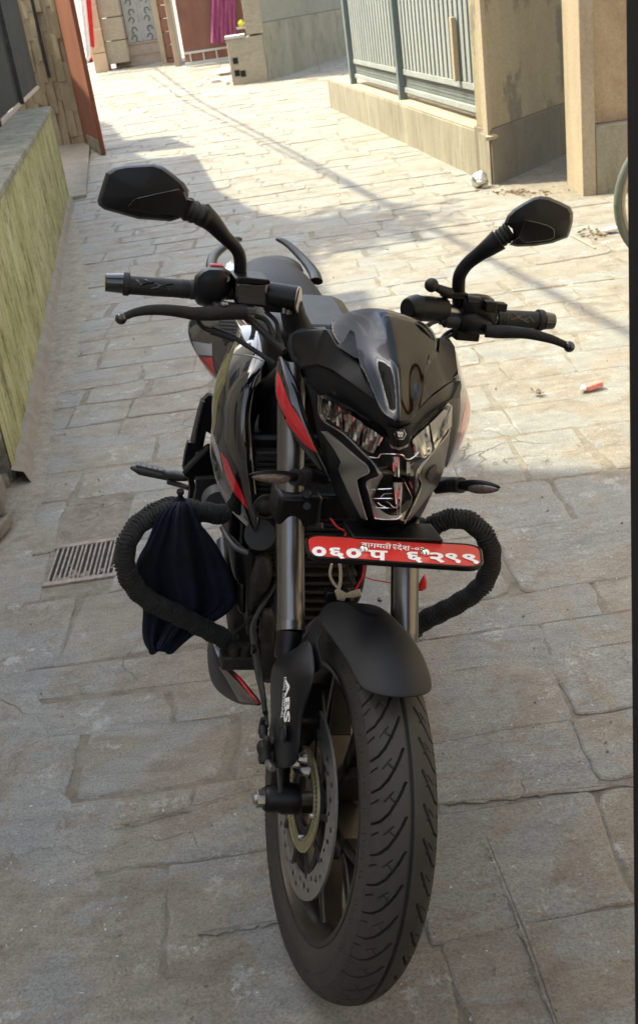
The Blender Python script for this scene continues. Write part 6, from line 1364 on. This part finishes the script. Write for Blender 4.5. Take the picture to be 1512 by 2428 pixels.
wound(gpL, rad(22, gpL[8]), 'crash_guard')
gpR = [B.q(c6(*p), y) for p, y in (((960, 260), .46), ((1040, 225), .44), ((1110, 205), .43), ((1180, 205), .42), ((1250, 240), .41), ((1310, 310), .40), ((1338, 400), .40), ((1330, 490), .40), ((1290, 580), .40), ((1210, 650), .405), ((1110, 710), .41), ((1010, 760), .42), ((930, 805), .43), ((860, 850), .44))]
g0_, g1_ = gpR[0], gpR[-1]
wound([B.p(.05, .56, .62), (B.p(.05, .56, .62)+g0_)/2]+gpR+[(B.p(.05, .56, .34)+g1_)/2, B.p(.05, .56, .34)], rad(21.5, gpR[5]), 'crash_guard')
# bits hanging round the lower yoke
for pts, mt, r_ in (([(440, 460, .1), (430, 520, .1), (450, 570, .1), (480, 600, .1)], 'string', .0022), ([(485, 455, .1), (490, 520, .1), (485, 580, .1), (470, 620, .1)], 'string', .0026), ([(625, 465, .12), (615, 530, .12), (590, 580, .12), (575, 610, .12)], 'lintred', .0018), ([(520, 440, .13), (535, 520, .13), (560, 590, .13)], 'rubber', .002), ([(430, 200, .18), (470, 250, .17), (520, 280, .16), (500, 320, .15)], 'lintred', .0015)):
    part(tube(smoothpath(S3(c6, pts)), r_, 8), 'tied_string', mt)
shell('torn_rag', c6, [(455, 610), (480, 600), (520, 625), (600, 600), (612, 640), (560, 655), (500, 652), (510, 672), (470, 665)], .10, .006, 'string', back=.004)
shell('connector_block', c6, [(300, 220), (390, 225), (395, 260), (300, 258)], .22, .01, 'matte2', back=.01)
part(box(S.q(c6(470, 640), .13), (S.X, S.Y, S.Z), (.02, .01, .01)), 'mudguard_bridge', 'black', bevel=.002)
part(sphere(S.q(c6(712, 662), .10), .0042, 8, 6), 'bolt_head', 'steel')
q = S.q(c6(455, 655), .1)
# --- things hung on the motorcycle
bag_rows = []
cl = [((505, 450), (535, 450)), ((470, 470), (570, 465)), ((425, 510), (605, 495)), ((380, 590), (630, 570)), ((340, 700), (680, 660)), ((290, 810), (740, 760)), ((245, 900), (790, 860)), ((245, 1000), (830, 960)), ((275, 1090), (855, 1060)), ((315, 1170), (872, 1150)), ((298, 1280), (760, 1205)), ((300, 1390), (610, 1300)), ((335, 1445), (480, 1395)), ((365, 1462), (420, 1450))]
ydep = [.425, .41, .40, .40, .405, .42, .435, .45, .46, .465, .465, .465, .465, .465]
MJ = 30
for i, ((a, b), y) in enumerate(zip(cl, ydep)):
    row = []
    for j in range(MJ):
        s_ = j/(MJ-1); px = c5(a[0]+(b[0]-a[0])*s_, a[1]+(b[1]-a[1])*s_); f_ = min(1, i/5); row.append(B.q(px, y-(.020*sin(s_*pi)+.016*f_*sin(s_*13+.5+.12*i)+.009*f_*sin(s_*29+i*.35))))
    bag_rows.append(row)
for k in range(14): pass
bm_ = fix(loft(bag_rows)); bag = bm_.obj('cloth_pouch', 'navy', org=B.q(c5(520, 460), .42), sub=2, solid=.016)
bagr = root('cloth_pouch', tuple(B.q(c5(520, 460), .42)), 'dark navy cloth drawn to a knot and draped over the cord-wound guard on the left', 'cloth')
bag.location = (0, 0, 0); bag.name = 'cloth_body'; bag.parent = bagr
bm2 = rib(B.q(c5(520, 450), .42), B.q(c5(522, 388), .415), [.010, .007, .0045, .0045, .007, .0065], None, 12); kn = bm2.obj('knot', 'navy', bagr)
q = S.q(c6(950, 580), .5)
rg_ = shell('red_rag', c6, [(925, 590), (940, 555), (965, 515), (978, 560), (975, 600), (950, 615), (922, 612)], .5, .015, 'lintred', back=.02) 
rg_.name = 'red_tag'
part(tube([S.q(c6(935, 590), .5), (S.q(c6(935, 590), .5)+B.p(.07, .56, .42))/2-B.Z*.01, B.p(.07, .56, .42)], .0012, 6), 'red_tie', 'lintred')
# low bolt visible right of the tyre
q = B.q(D(1010, 1665), .75); part(sphere(q, .008, 10, 8), 'stand_bolt', 'chrome')
